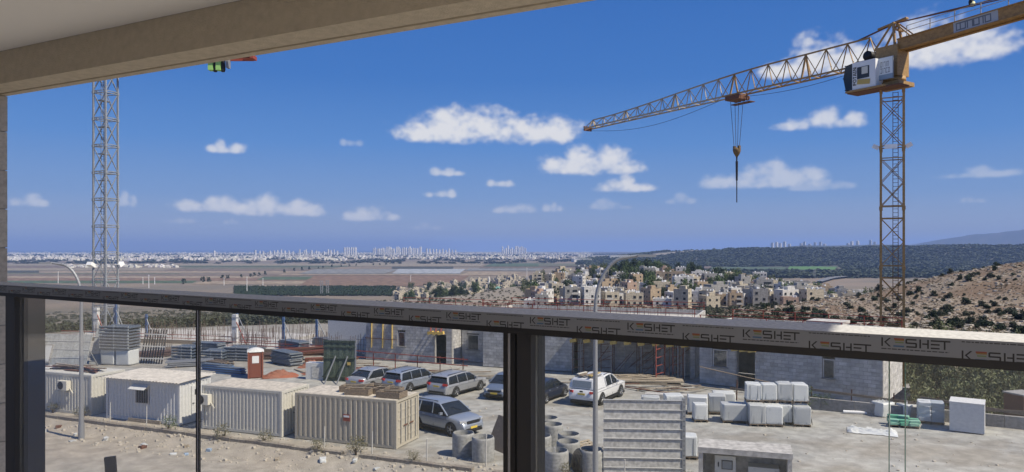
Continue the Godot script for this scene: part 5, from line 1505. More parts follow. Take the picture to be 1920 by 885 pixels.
	# orange mesh heaps, planks, stacks between toilet and green panel
	for q in [[-18.2, -57.2, 2.9, 0.85, 1.6], [-15.8, -58.6, 2.2, 0.8, 1.3], [-12.2, -58.8, 2.0, 0.8, 1.5], [-17.0, -62.0, 2.4, 1.0, 1.4]]:
		var oh := thing("orange_heap", "heap of folded orange safety mesh on the ground", "mesh heap", on_land(q[0], q[1], -0.05), rr(-0.4, 0.4), "orange mesh heaps")
		for k in 6:
			var hb := Mb.new()
			var hr := []
			var sc := 1.0 - k * 0.09
			for i in 15:
				var hl := []
				for j in 9:
					var u := i / 7.0 - 1.0
					var w := j / 4.0 - 1.0
					var e := maxf(0.0, 1.0 - maxf(absf(u), absf(w)) ** 3.0)
					hl.append(Vector3(u * q[2] * 0.5 * sc, (q[3] * (0.2 + k * 0.07) * sqrt(e) + 0.34 * noise.get_noise_3d(u * 130.0, w * 130.0, k * 77.0 + q[0])) * (0.35 + 0.65 * e) + 0.04, w * q[4] * 0.5 * sc + 0.12 * noise.get_noise_2d(u * 90.0, k * 50.0)))
				hr.append(hl)
			hb.grid(hr)
			put(hb, "mesh_sheet", [M.orange, M.orange_b][k % 2], oh)
	for q in [[-22.5, -58.5, 2.6, 0.55], [-24.3, -60.2, 3.0, 0.5]]:
		var o := thing("blue_board_stack", "stack of blue boards beside the portable toilet", "board stack", on_land(q[0], q[1]), yaw(-25.0), "blue board stacks")
		for i in 6: piece(o, "board", [M.blue_board, M.form_blue][i % 2], Vector3(rr(-0.1, 0.1), 0.06 + i * 0.09, rr(-0.05, 0.05)), Vector3(q[2], 0.07, 0.6), Basis(Vector3.UP, rr(-0.06, 0.06)))
	var ws := thing("white_panel_box", "pale box with a grey shaded panel before the green formwork", "box", on_land(-15.0, -56.2), yaw(-12.0))
	piece(ws, "panel", M.white_w, Vector3(0, 0.65, 0), Vector3(1.5, 1.3, 0.7))
	piece(ws, "inset", M.steel_form, Vector3(0.15, 0.6, 0.36), Vector3(0.8, 0.9, 0.03))
	var ww := thing("white_wall", "blank white rendered wall beyond the green formwork", "wall", on_land(-14.6, -70.5), yaw(-20.0))
	var wg := Mb.new()
	wg.cube(Vector3(-3.6, 0, -0.12), Vector3(3.6, 3.3, 0.12))
	put(wg, "leaf", M.white_w, ww)
	piece(ww, "coping", M.conc, Vector3(0, 3.34, 0), Vector3(7.3, 0.08, 0.32))
	# loose planks and rails in front of the houses
	for i in 46:
		var x := rr(-17.5, 15.0)
		var z := -62.9 - 0.37 * (x + 13.2) * -1.0 + rr(0.2, 2.8)
		if x < -13.0: z = rr(-63.0, -58.5)
		if i % 9 == 0: z += 1.0
		var o := piece(self, "loose_plank", [M.timber, M.timber_pale, M.timber_pale, M.rust][i % 4], Vector3.ZERO, Vector3(rr(1.4, 4.2), 0.05, rr(0.12, 0.24)))
		o.name = numbered("loose_plank")
		o.transform = Transform3D((Basis(Vector3.UP, yaw(-20.0) + rr(-0.6, 0.6)) * Basis(Vector3.BACK, rr(0.0, 0.08))).scaled_local(o.scale), on_land(x, z, 0.08 + rr(0, 0.12)))
		tag(o, "loose weathered plank lying in front of the block houses", "plank", "loose planks before the houses")
	var gf := thing("red_guard_fence", "red tube guard fence running in front of the long block house", "fence", Vector3(-15.5, 0.0, -62.6), yaw(-16.0))
	for i in 7: stick(gf, "post", M.red if i < 4 else M.rust, Vector3(i * 2.0, -0.2, 0), Vector3(i * 2.0, 1.25, 0), 0.06)
	for y in [0.65, 1.15]: stick(gf, "rail", M.red, Vector3(-0.6, y + 0.35, 0.04), Vector3(12.4, y - 0.1, 0.04), 0.065)
	for q in [[-17.5, -66.0, 0.3, 2.4], [-16.0, -64.5, 0.0, 2.2], [-19.0, -68.5, 0.25, 3.0]]:
		var o := thing("red_prop_stack", "bundle of red steel props lying near the foundation slab", "prop stack", on_land(q[0], q[1]), yaw(10.0), "bundles of red props")
		for i in 12: stick(o, "prop", [M.red, M.rust][i % 2], Vector3(-q[3], 0.08 + (i / 4) * 0.15 + q[2], -0.4 + (i % 4) * 0.2), Vector3(q[3] + rr(-0.3, 0.3), 0.1 + (i / 4) * 0.15 + q[2] * 2.0, -0.4 + (i % 4) * 0.2 + rr(-0.15, 0.15)), 0.09)
		for x in [-1.4, 1.4]: piece(o, "bearer", M.timber, Vector3(x, (q[2] + 0.03) * 0.5, 0), Vector3(0.12, q[2] + 0.06, 1.0))
	var cb := thing("concrete_beam", "long pale concrete beam lying near the working deck", "beam", on_land(10.4, -47.6), yaw(-14.0))
	piece(cb, "beam", M.conc_pale, Vector3(0, 0.3, 0), Vector3(3.4, 0.55, 0.7))
	piece(cb, "bearer", M.timber, Vector3(-1.2, 0.01, 0), Vector3(0.12, 0.06, 0.8))
	# litter, rubble and weeds along the kerb
	for i in 26:
		var t := rr(1.0, 33.0)
		var off := rr(0.5, 2.6)
		var p := Vector3(-36.0, 0, -47.05) + kd * t + Vector3(-0.379, 0, 0.925) * off
		solo("litter", lumpy(Vector3(rr(0.12, 0.38), rr(0.06, 0.2), rr(0.12, 0.3)), 0.5, 200.0 + i, 8), [M.wrap, M.wrap_b, M.pale_blue, M.timber_pale][i % 4] if i % 7 else M.rust, ["crumpled white plastic scrap lying below the kerb", "grey plastic scrap lying below the kerb", "pale blue plastic scrap lying below the kerb", "tan board scrap lying below the kerb"][i % 4] if i % 7 else "rusty metal scrap lying below the kerb", "litter", on_land(p.x, p.z, -0.02), rr(0, 3), "litter below the kerb")
	var stone := lumpy(Vector3(1, 0.7, 0.9), 0.45, 3.0, 6).mesh()
	var mm := MultiMesh.new()
	mm.transform_format = MultiMesh.TRANSFORM_3D
	mm.mesh = stone
	mm.instance_count = 2600
	for i in 2600:
		var p: Vector3
		var s := 0.018 + 0.06 * pow(rng.randf(), 4.0)
		if i < 1500:
			p = Vector3(-36.0, 0, -47.05) + kd * rr(0, 42) + Vector3(-0.379, 0, 0.925) * (0.2 + 2.6 * pow(rng.randf(), 1.6)) * (1.0 if i % 3 else -0.6)
			s *= 1.5
		elif i < 2000: p = Vector3(rr(-18, 16), 0, rr(-64, -57))
		else: p = Vector3(rr(-8, 30), 0, rr(-46, -31))
		mm.set_instance_transform(i, Transform3D(Basis(Vector3.UP, rr(0, 6)).scaled(Vector3(s, s, s) * 1.6), on_land(p.x, p.z, -s * 0.25)))
	var gv := MultiMeshInstance3D.new()
	gv.name = "rubble"
	gv.multimesh = mm
	gv.material_override = M.rubble
	add_child(gv)
	tag(gv, "pale rubble and gravel scattered over the dusty ground", "rubble", "", "stuff")
	var wcr := leafy(Vector3(2, 1, 2), 520, 0.05, 0.1, 14).mesh()
	for q in [[-18.9, -40.2, 1.3, 0.85, "green"], [-25.6, -43.7, 1.6, 0.6, ""], [-28.0, -44.6, 1.5, 0.6, ""], [-15.2, -38.6, 1.4, 0.8, ""], [-12.8, -37.7, 1.3, 0.7, ""], [-7.6, -35.6, 1.8, 0.85, ""], [-9.6, -36.2, 1.2, 0.6, ""], [2.4, -31.9, 0.9, 0.7, ""], [7.6, -31.2, 0.8, 0.5, ""], [-4.6, -34.3, 1.1, 0.5, ""]]:
		plant("weed", "green leafy weed clump growing on the kerb before the white cabin" if q[4] else "dry olive weed clump growing along the kerb", "weed", "weeds along the kerb", wcr, M.weed if q[4] else M.dry_weed, on_land(q[0], q[1]), Vector3(q[2] * 0.5, q[3], q[2] * 0.5), 0.0)
	for q in [[18.6, -46.2, 1.2, 1.3], [19.5, -45.6, 0.9, 0.9]]:
		plant("yard_bush", "green bush growing against the low wall", "bush", "bushes by the low wall", wcr, M.weed, on_land(q[0], q[1]), Vector3(q[2], q[3], q[2]), 0.05)
	plant("yard_bush", "spiky grass bush growing before the block wall behind pickup", "bush", "", wcr, M.dry_weed, on_land(1.9, -57.5), Vector3(1.0, 1.1, 0.8), 0.0)

func _post(h: float) -> Mb:
	var b := Mb.new()
	b.tube(Vector3.ZERO, Vector3(0.02, h, 0), 0.028, 0.026, 8)
	b.tube(Vector3(0.02, h, 0), Vector3(0.02, h + 0.03, 0), 0.034, 0.03, 8)
	return b

# ---------------------------------------------------------------- village, trees, plain and far town
func village_mesh(w: float, d: float, fl: int, style: int) -> Array:   # wall, trim, windows, roof things
	var a := Mb.new()
	var t := Mb.new()
	var g := Mb.new()
	var r := Mb.new()
	var h := fl * 3.1
	a.cube(Vector3(-w * 0.5, -5.0, -d * 0.5), Vector3(w * 0.5, h, d * 0.5))
	for e in [[Vector3(-w * 0.5, h, -d * 0.5), Vector3(w * 0.5, h + 0.8, -d * 0.5 + 0.25)], [Vector3(-w * 0.5, h, d * 0.5 - 0.25), Vector3(w * 0.5, h + 0.8, d * 0.5)], [Vector3(-w * 0.5, h, -d * 0.5 + 0.26), Vector3(-w * 0.5 + 0.25, h + 0.8, d * 0.5 - 0.26)], [Vector3(w * 0.5 - 0.25, h, -d * 0.5 + 0.26), Vector3(w * 0.5, h + 0.8, d * 0.5 - 0.26)]]:
		a.cube(e[0], e[1])
	if style % 2 == 0: a.cube(Vector3(-w * 0.3, h + 0.01, -d * 0.35), Vector3(w * 0.12, h + 2.5, d * 0.05))
	for f in fl:
		var y := f * 3.1 + 1.0
		for s in [-1.0, 1.0]:
			var n := maxi(2, int(w / 2.9))
			for i in n:
				var x := lerpf(-w * 0.5, w * 0.5, (i + 0.5) / n)
				if (i + f + style) % 5 == 4: continue
				g.cube(Vector3(x - 0.65, y, s * d * 0.5 - 0.1), Vector3(x + 0.65, y + 1.35, s * d * 0.5 + 0.05))
				t.cube(Vector3(x - 0.8, y - 0.12, s * d * 0.5 - 0.1), Vector3(x + 0.8, y - 0.01, s * d * 0.5 + 0.18))
			n = maxi(1, int(d / 3.2))
			for i in n:
				var z := lerpf(-d * 0.5, d * 0.5, (i + 0.5) / n)
				if (i + f) % 4 == 3: continue
				g.cube(Vector3(s * w * 0.5 - 0.1, y, z - 0.6), Vector3(s * w * 0.5 + 0.05, y + 1.3, z + 0.6))
		if f > 0 and style % 3 != 1:   # balconies on the front
			var x0 := -w * 0.45 if style % 4 < 2 else 0.0
			t.cube(Vector3(x0, f * 3.1 - 0.2, d * 0.5), Vector3(x0 + w * 0.45, f * 3.1, d * 0.5 + 1.5))
			t.cube(Vector3(x0, f * 3.1, d * 0.5 + 1.38), Vector3(x0 + w * 0.45, f * 3.1 + 0.95, d * 0.5 + 1.5))
			g.cube(Vector3(x0 + 0.5, f * 3.1 + 0.05, d * 0.5 - 0.1), Vector3(x0 + w * 0.4, f * 3.1 + 2.3, d * 0.5 + 0.07))
	for i in 3:
		var p := Vector3(rr(-w * 0.4, w * 0.4), h, rr(-d * 0.4, d * 0.4))
		r.tube(p + Vector3(0, 0.5, 0), p + Vector3(0, 1.7, 0), 0.5, 0.5, 8)
		r.cube(p + Vector3(-0.45, 0, -0.45), p + Vector3(0.45, 0.5, 0.45))
	return [a.mesh(), t.mesh(), g.mesh(), r.mesh()]

func village_house(pm: Array, x: float, z: float, turn: float, m: Material, label: String, group := "village houses") -> Node3D:
	var o := thing("village_house", label, "house", on_land(x, z), turn, group)
	putm(pm[0], "wall", m, o)
	putm(pm[1], "trim", M.conc_pale, o)
	tag(putm(pm[2], "windows", M.win_dark, o), "", "", "", "stuff")
	putm(pm[3], "water_tank", M.white, o)
	return o

func build_village() -> void:
	var protos := []
	for i in 12:
		protos.append(village_mesh([8.0, 9.0, 11.0, 7.5, 12.0, 9.5][i % 6], [8.0, 9.0, 7.5, 9.5][i % 4], [2, 2, 3, 3, 1, 2, 3, 1][i % 8], i))
	var tints := [[M.v_cream, "cream"], [M.v_white, "white"], [M.v_tan, "sandy"], [M.v_grey, "raw grey"], [M.v_white, "white"], [M.v_pink, "pinkish"], [M.v_cream, "cream"], [M.v_white, "white"], [M.v_grey, "raw grey"]]
	var storeys := ["two storey", "two storey", "three storey", "three storey", "single storey", "two storey", "three storey", "single storey"]
	var spots := []
	var tries := 0
	var special := [[1202.0, 745.0, 26.0, 12.0, 3, 0, "long cream school building with rows of windows on the ridge"], [1257.0, 560.0, 21.0, 16.0, 3, 2, "large sandy hall in the middle of the village"], [1444.0, 800.0, 13.0, 12.0, 7, 1, "pale seven storey tower house at the village edge"], [1497.0, 640.0, 17.0, 12.0, 4, 3, "grey blue flat block at the village edge"], [1424.0, 690.0, 12.0, 11.0, 5, 1, "white five storey house below the tower house"], [1280.0, 470.0, 12.0, 11.0, 4, 1, "white house with open balconies over the roofs"]]
	for s in special:
		var x: float = (s[0] - 960.0) / 1371.0 * s[1]
		spots.append(Vector3(x, 0, -s[1]))
		village_house(village_mesh(s[2], s[3], s[4], 1), x, -s[1], rr(-0.25, 0.05), tints[s[5]][0], s[6], "")
	while spots.size() < 640 and tries < 30000:
		tries += 1
		var px := rr(742.0, 1660.0)
		var d := 0.0
		if px < 1000.0:
			d = rr(860.0, lerpf(1150.0, 1750.0, clampf((px - 742.0) / 220.0, 0, 1)))
			if rng.randf() > 0.8: continue
		else:
			d = 385.0 + 500.0 * pow(rng.randf(), 1.25)
			if px > 1450.0 and d > 720.0: continue
			if px > 1130.0 and px < 1340.0 and d > 640.0 and d < 730.0: continue
		var p := Vector3((px - 960.0) / 1371.0 * d, 0, -d)
		var ok := true
		for q in spots:
			if q.distance_squared_to(p) < (105.0 if d < 900.0 else 180.0):
				ok = false
				break
		if ok: spots.append(p)
	var rest := spots.slice(special.size())
	rest.sort_custom(func(p, q): return p.z > q.z)
	for k in mini(rest.size(), 292):
		var p: Vector3 = rest[k]
		var i := rng.randi() % 12
		var t: Array = tints[rng.randi() % tints.size()]
		var o := village_house(protos[i], p.x, p.z, rr(-0.5, 0.5) + PI * 0.5 * (rng.randi() % 4), t[0], "%s %s flat roofed house in the village" % [t[1], storeys[i % 8]])
		o.scale = Vector3.ONE * (rr(0.78, 1.05) if p.z > -900.0 else rr(0.85, 1.2))
	var both := ArrayMesh.new()
	for k in [0, 2]:
		both.add_surface_from_arrays(Mesh.PRIMITIVE_TRIANGLES, protos[2][k].surface_get_arrays(0))
		both.surface_set_material(both.get_surface_count() - 1, M.v_cream if k == 0 else M.win_dark)
	var at := [292]
	if rest.size() > 292:
		scatter("village_beyond", both, null, "remaining small houses of the village farther off", "village", rest.size() - 292, func():
			var p: Vector3 = rest[at[0]]
			at[0] += 1
			var sc := rr(0.7, 1.2)
			return Transform3D(Basis(Vector3.UP, rr(0, 6)).scaled(Vector3(sc, sc * rr(0.6, 1.0), sc)), on_land(p.x, p.z)))
	# mosque
	var mx := -28.0
	var mo := thing("mosque", "pale mosque hall with a slim white minaret", "mosque", on_land(mx, -890.0), 0.1)
	var b := Mb.new()
	b.cube(Vector3(2.0, -4, -8), Vector3(24, 9, 8))
	put(b, "hall", M.v_cream, mo)
	b = Mb.new()
	b.lathe([Vector2(4.4, 0), Vector2(4.2, 1.6), Vector2(3.2, 3.2), Vector2(1.6, 4.2), Vector2(0.0, 4.6)], 16, Vector3(11, 9, 0))
	put(b, "dome", M.green_dome, mo)
	b = Mb.new()
	b.lathe([Vector2(1.7, -4.0), Vector2(1.5, 16.0), Vector2(2.3, 16.6), Vector2(2.3, 17.8), Vector2(1.2, 18.0), Vector2(1.2, 22.0), Vector2(1.5, 22.2), Vector2(0.8, 24.2), Vector2(0.0, 26.5)], 12)
	put(b, "minaret", M.v_white, mo)
	b = Mb.new()
	for i in 5: b.cube(Vector3(4.0 + i * 4.0, 2.5, 7.9), Vector3(5.4 + i * 4.0, 6.5, 8.06))
	tag(put(b, "windows", M.win_dark, mo), "", "", "", "stuff")
	# village trees
	var crowns := []
	for i in 4: crowns.append(leafy(Vector3(2, 1, 2), 900, 0.075, 0.18, 22).mesh())
	var greens := [[M.tree_dark, "dark green"], [M.tree_mid, "mid green"], [M.tree_olive, "olive green"]]
	for i in 290:
		var px := rr(760.0, 1640.0)
		var d := rr(420.0, 850.0) if px > 980.0 else rr(800.0, 1350.0)
		var size := rr(7.0, 12.5)
		var gi := rng.randi() % 3
		if i < 46:
			px = rr(1150.0, 1400.0); d = rr(640.0, 735.0); size = rr(9.0, 14.0); gi = 0 if i % 3 else 1
			if px > 1330.0: d = rr(560.0, 640.0)
		elif i < 62:
			px = rr(770.0, 900.0); d = rr(760.0, 860.0); size = rr(8.0, 12.0); gi = i % 2
		var x := (px - 960.0) / 1371.0 * d
		plant("village_tree", "bushy %s tree %s" % [greens[gi][1], "on the wooded village ridge" if i < 46 else "standing among the village houses"], "tree", "village trees", crowns[i % 4], greens[gi][0], on_land(x, -d), Vector3(size * rr(0.42, 0.6), size * rr(0.8, 1.1), size * rr(0.42, 0.6)), size * 0.12, 0.3)
	# grove beyond the low wall
	var gc := []
	for i in 3: gc.append(leafy(Vector3(2, 1, 2), 3600, 0.042, 0.1, 17).mesh())
	for i in 34:
		var d := 52.0 + i * 1.25 + rr(-1.0, 1.0)
		var t := rr(0.535, 0.82)
		if i < 8: t = 0.56 + i * 0.033
		var size := rr(3.6, 4.9)
		var x := t * d
		var y := land(x, -d)
		plant("grove_tree", "low leafy olive green tree growing below the yard wall", "tree", "trees below the yard", gc[i % 3], [M.grove, M.tree_olive, M.grove][i % 3], Vector3(x, y, -d), Vector3(size * 0.62, minf(size, 1.0 - y - 0.4), size * 0.62), 0.35, 0.1)
	# shrubs and rocks on the rocky hill
	var sc := []
	for i in 3: sc.append(leafy(Vector3(2, 1, 2), 900, 0.11, 0.05, 16).mesh())
	var n := 0
	tries = 0
	while n < 295 and tries < 6000:
		tries += 1
		var d := rr(128.0, 330.0)
		var t := rr(0.34, 0.8)
		var x := t * d
		if land(x, -d) < -15.0: continue
		if noise.get_noise_2d(x * 4.0, d * 4.0) < -0.1: continue
		n += 1
		var s := rr(0.8, 2.4) * (1.0 + 0.5 * float(rng.randf() > 0.85))
		plant("hill_shrub", "dark rounded shrub on the rocky hillside", "shrub", "shrubs on the rocky hill", sc[n % 3], [M.shrub, M.tree_dark][n % 2], on_land(x, -d), Vector3(s * 0.75, s * rr(0.6, 0.95), s * 0.75), 0.0, 0.12)
	var rk := lumpy(Vector3(1, 0.6, 0.8), 0.5, 9.0, 6).mesh()
	scatter("hill_rocks", rk, M.hill_rock, "pale limestone rocks strewn over the hillside", "rocks", 6500, func(): 
		var d := rr(120.0, 330.0)
		var x := rr(0.3, 0.85) * d
		var s := 0.2 + 1.0 * pow(rng.randf(), 3.0)
		return Transform3D(Basis(Vector3.UP, rr(0, 6)).scaled(Vector3(s * rr(0.8, 1.8), s * 0.6, s)), on_land(x, -d, -0.1 * s)))
	var tf := leafy(Vector3(2, 1, 2), 170, 0.14, 0.0, 8).mesh()
	scatter("hill_tufts", tf, M.tuft, "dry tufts between the hillside rocks", "tufts", 9000, func():
		var d := rr(115.0, 330.0)
		var x := rr(0.3, 0.85) * d
		var s := rr(0.25, 0.6)
		return Transform3D(Basis(Vector3.UP, rr(0, 6)).scaled(Vector3(s, s * 0.7, s)), on_land(x, -d, -0.05)))
	scatter("slope_scrub", tf, M.scrub, "dark scrub covering the slope below the site", "scrub", 5200, func():
		var d := 108.0 + 600.0 * pow(rng.randf(), 1.3)
		var x := rr(-0.8, 0.36) * d
		var s := rr(0.7, 2.3)
		return Transform3D(Basis(Vector3.UP, rr(0, 6)).scaled(Vector3(s, s * 0.8, s)), on_land(x, -d, -0.1)))

func scatter(called: String, me: Mesh, m: Material, label: String, cat: String, n: int, where: Callable, tint := false) -> void:
	var mm := MultiMesh.new()
	mm.transform_format = MultiMesh.TRANSFORM_3D
	mm.use_colors = tint
	mm.mesh = me
	mm.instance_count = n
	for i in n:
		var q = where.call()
		mm.set_instance_transform(i, q)
		if tint:
			var s := rr(0.6, 1.0)
			mm.set_instance_color(i, Color(s, s * rr(0.95, 1.0), s * rr(0.85, 1.0)))
	var o := MultiMeshInstance3D.new()
	o.name = called
	o.multimesh = mm
	o.material_override = m
	add_child(o)
	tag(o, label, cat, "", "stuff")

func far_at(px: float, py: float) -> Vector3:
	var d := 70.0 * 1371.0 / (py - 467.0)
	return Vector3((px - 960.0) / 1371.0 * d, land((px - 960.0) / 1371.0 * d, -d), -d)

func build_plain() -> void:
	for i in FIELDS.size():
		var f: Array = FIELDS[i]
		strip("field_%s" % f[0], M["f_" + f[0]], [[f[1], f[2]], [f[3], f[4]], [f[5], f[6]], [f[7], f[8]]], 0.35 + i * 0.03)
	var pts := []
	for q in [[1536, 531.0], [1560, 524.0], [1600, 519.5], [1660, 516.2], [1730, 514.2]]: pts.append(far_at(q[0], q[1]))
	var poly := []
	for p in pts: poly.append([p.x, p.z + 16.0])
	for i in range(pts.size() - 1, -1, -1): poly.append([pts[i].x, pts[i].z - 22.0])
	strip("highway", M.asphalt, poly, 0.6)
	# sea
	var b := Mb.new()
	b.quad(Vector3(-52000, -58.5, -11500), Vector3(-2600, -58.5, -11500), Vector3(-2600, -58.5, -52000), Vector3(-52000, -58.5, -52000), Vector3.UP)
	struct(b, "sea", M.sea)
	# single trees along the field tracks
	var crowns := []
	for i in 3: crowns.append(leafy(Vector3(2, 1, 2), 420, 0.12, 0.1, 14).mesh())
	for q in [[345, 533.0], [380, 529.0], [391, 528.4], [417, 524.4], [427, 522.6], [452, 520.5], [470, 519.2], [477, 518.6], [486, 518.0], [497, 515.4], [533, 511.4], [552, 508.6], [566, 507.0], [580, 505.6], [597, 504.4], [606, 503.0], [622, 501.0], [640, 500.2], [655, 499.4], [700, 497.6], [712, 497.0], [724, 496.5], [668, 498.6]]:
		var p := far_at(q[0], q[1])
		plant("field_tree", "dark tree standing along a track between the fields", "tree", "trees in the fields", crowns[int(q[0]) % 3], M.tree_dark, p, Vector3(5.5, 9.0, 5.5) * rr(0.8, 1.25), 1.0, 0.3)
	var blob := leafy(Vector3(2, 1, 2), 60, 0.3, 0.0, 6).mesh()
	scatter("orchard", blob, M.orchard, "dark green orchard trees in close rows", "orchard", 2600, func():
		var d := 70.0 * 1371.0 / rr(70.5, 88.5)
		d = round(d / 9.0) * 9.0
		return Transform3D(Basis().scaled(Vector3(3.4, 3.0, 3.4)), Vector3((rr(440.0, 742.0) - 960.0) / 1371.0 * d, -60.0, -d)))
	# poles
	for q in [[109, 531.0, 24.0], [279, 540.0, 24.0], [463, 548.0, 26.0], [268, 533.0, 14.0], [290, 533.0, 14.0], [420, 535.0, 14.0], [493, 535.0, 14.0], [1270, 521.0, 34.0], [988, 530.0, 32.0], [770, 528.0, 14.0]]:
		b = Mb.new()
		b.tube(Vector3.ZERO, Vector3(0, q[2], 0), 0.6, 0.35, 6)
		b.bar(Vector3(-1.6, q[2] * 0.92, 0), Vector3(1.6, q[2] * 0.92, 0), 0.35)
		solo("power_pole", b, M.white, "thin pale pole standing in the far fields", "pole", far_at(q[0], q[1]), 0.0, "poles in the fields")
	for q in [[603, 553.0], [614, 552.0], [1527, 522.0]]:
		var me := mast_mesh(3.4, 22.0, 0.35, 0.25, 5, 21.5)
		var o := thing("pylon", "slim lattice power pylon at the orchard" if q[0] < 1000 else "slim lattice power pylon by the highway", "pylon", far_at(q[0], q[1]), 0.4, "lattice pylons")
		putm(me, "tower", M.galv, o)
		for y in [17.0, 20.5]: stick(o, "cross_arm", M.galv, Vector3(-4.5, y, 0), Vector3(4.5, y, 0), 0.35)
	# woods on the far ridge
	scatter("far_wood", blob, M.wood, "dark wooded ridge beyond the valley", "wood", 19000, func():
		var d := rr(2850.0, 4300.0)
		var t := rr(0.09, 0.86)
		if d > 3640.0 and d < 3990.0 and ((t > 0.58 and t < 0.668) or (t > 0.19 and t < 0.29)): d = 3500.0
		if rng.randf() < 0.3: d = rr(1750.0, 2850.0)
		if d < 2750.0 and d > 2230.0 and t > 0.26 and t < 0.45: d = 2800.0
		var s := rr(6.0, 13.0)
		return Transform3D(Basis(Vector3.UP, rr(0, 6)).scaled(Vector3(s * 1.3, s, s * 1.3)), on_land(t * d, -d, -1.0)))
	# far town on the plain
	var cube := Mb.new()
	cube.cube(Vector3(-0.5, -0.3, -0.5), Vector3(0.5, 1.0, 0.5))
	cube.cube(Vector3(-0.25, 1.0, -0.2), Vector3(0.2, 1.25, 0.25))
	var cm := cube.mesh()
	scatter("far_town", cm, M.town, "dense white low town spread across the far plain", "town", 5200, func():
		var px := rr(-150.0, 1110.0)
		var py := 474.0 + 15.0 * pow(rng.randf(), 0.9)
		if px > 650.0: py = 473.5 + 13.0 * rng.randf()
		if noise.get_noise_2d(px * 1.6, py * 22.0) < -0.08: py = 473.0 + 5.0 * rng.randf()
		var p := far_at(px, py)
		var s := rr(9.0, 22.0)
		return Transform3D(Basis(Vector3.UP, rr(0, 6)).scaled(Vector3(s, rr(6.0, 15.0), s * rr(0.6, 1.3))), p), true)
	scatter("near_hamlet", cm, M.town, "small white hamlet among the fields", "hamlet", 90, func():
		var p := far_at(rr(122.0, 332.0), rr(497.5, 502.5))
		var s := rr(8.0, 15.0)
		return Transform3D(Basis(Vector3.UP, rr(0, 6)).scaled(Vector3(s, rr(4.0, 7.0), s)), p), true)
	scatter("town_trees", blob, M.wood, "dark tree belts between the far town blocks", "tree belt", 5200, func():
		var px := rr(-150.0, 1200.0)
		var py := 474.0 + 21.0 * rng.randf()
		if noise.get_noise_2d(px * 1.6 + 500.0, py * 26.0) < 0.02: py = 476.0 + 4.0 * rng.randf()
		var s := rr(6.0, 11.0)
		return Transform3D(Basis().scaled(Vector3(s * 2.2, s, s * 1.4)), far_at(px, py)))
	# towers
	var tw := []
	for i in 3:
		b = Mb.new()
		b.cube(Vector3(-9, 0, -9), Vector3(9, 60, 9))
		b.cube(Vector3(-4, 60, -4), Vector3(5, 65, 4))
		for f in 12 + i: b.cube(Vector3(-9.8, 3.0 + f * 4.6, -3.0 - i), Vector3(9.8, 5.0 + f * 4.6, 9.8))
		tw.append(b.mesh())
	var list := []
	for i in 6: list.append([646 + i * 4.2, 461.5, 8000.0])
	for i in 26: list.append([700 + i * 3.6 + rr(-1, 1), rr(460.0, 464.5), 8200.0])
	for i in 10: list.append([800 + i * 6.0, rr(463.5, 467.0), 8600.0])
	for i in 13: list.append([942 + i * 3.6, rr(458.5, 466.0), 9000.0])
	for i in 20: list.append([480 + i * 8.0 + rr(-3, 3), rr(465.5, 470.0), 8000.0])
	for q in [[92, 473.5], [402, 468.0], [620, 467.0], [30, 476.0], [355, 472.0]]: list.append([q[0], q[1], 6500.0])
	for q in list:
		var d: float = q[2]
		var hgt: float = (467.0 - q[1]) / 1371.0 * d + 10.0 + 60.0
		var o := putm(tw[int(q[0]) % 3], "far_tower", M.tower, self)
		o.position = Vector3((q[0] - 960.0) / 1371.0 * d, -60.0, -d)
		o.scale = Vector3(rr(0.6, 0.95), (hgt - 9.0) / 65.0, rr(0.6, 0.95))
		o.rotation.y = PI * 0.25 + rr(-0.25, 0.25)
		tag(o, "pale high rise tower on the coastal skyline", "tower", "towers on the coastal skyline")
	for q in [[1448, 455.0], [1456, 453.5], [1463, 456.0], [1471, 452.5], [1502, 456.0], [1508, 453.0], [1518, 457.0], [1528, 454.0], [1538, 453.5], [1546, 457.0], [1590, 456.0], [1597, 452.0], [1608, 451.0], [1632, 449.5], [1640, 453.0], [1480, 457.0]]:
		var d := 7700.0
		var x: float = (q[0] - 960.0) / 1371.0 * d
		var y := land(x, -d)
		var o := putm(tw[int(q[0]) % 3], "far_tower", M.tower, self)
		o.position = Vector3(x, y - 3.0, -d)
		o.rotation.y = PI * 0.25 + rr(-0.2, 0.2)
		o.scale = Vector3(1.3, maxf(((467.0 - q[1]) / 1371.0 * d + 10.0 - y + 3.0) / 65.0, 0.3), 1.3)
		tag(o, "hazy high rise tower on the far inland ridge", "tower", "towers on the inland ridge")
	for q in [[1105, 487.0, 130.0], [1135, 490.0, 160.0], [1165, 492.5, 120.0], [1195, 486.0, 140.0], [1225, 484.5, 150.0], [1150, 484.5, 110.0], [1255, 487.0, 60.0], [1090, 493.0, 90.0], [1345, 476.0, 80.0]]:
		b = Mb.new()
		b.cube(Vector3(-q[2] * 0.5, -3, -30), Vector3(q[2] * 0.5, 11, 30))
		b.cube(Vector3(-q[2] * 0.5 - 1.0, 11, -31), Vector3(q[2] * 0.5 + 1.0, 12.5, 31))
		solo("warehouse", b, M.town, "long white flat roofed warehouse beyond the village ridge", "warehouse", far_at(q[0], q[1]), rr(-0.2, 0.2), "warehouses beyond the village")

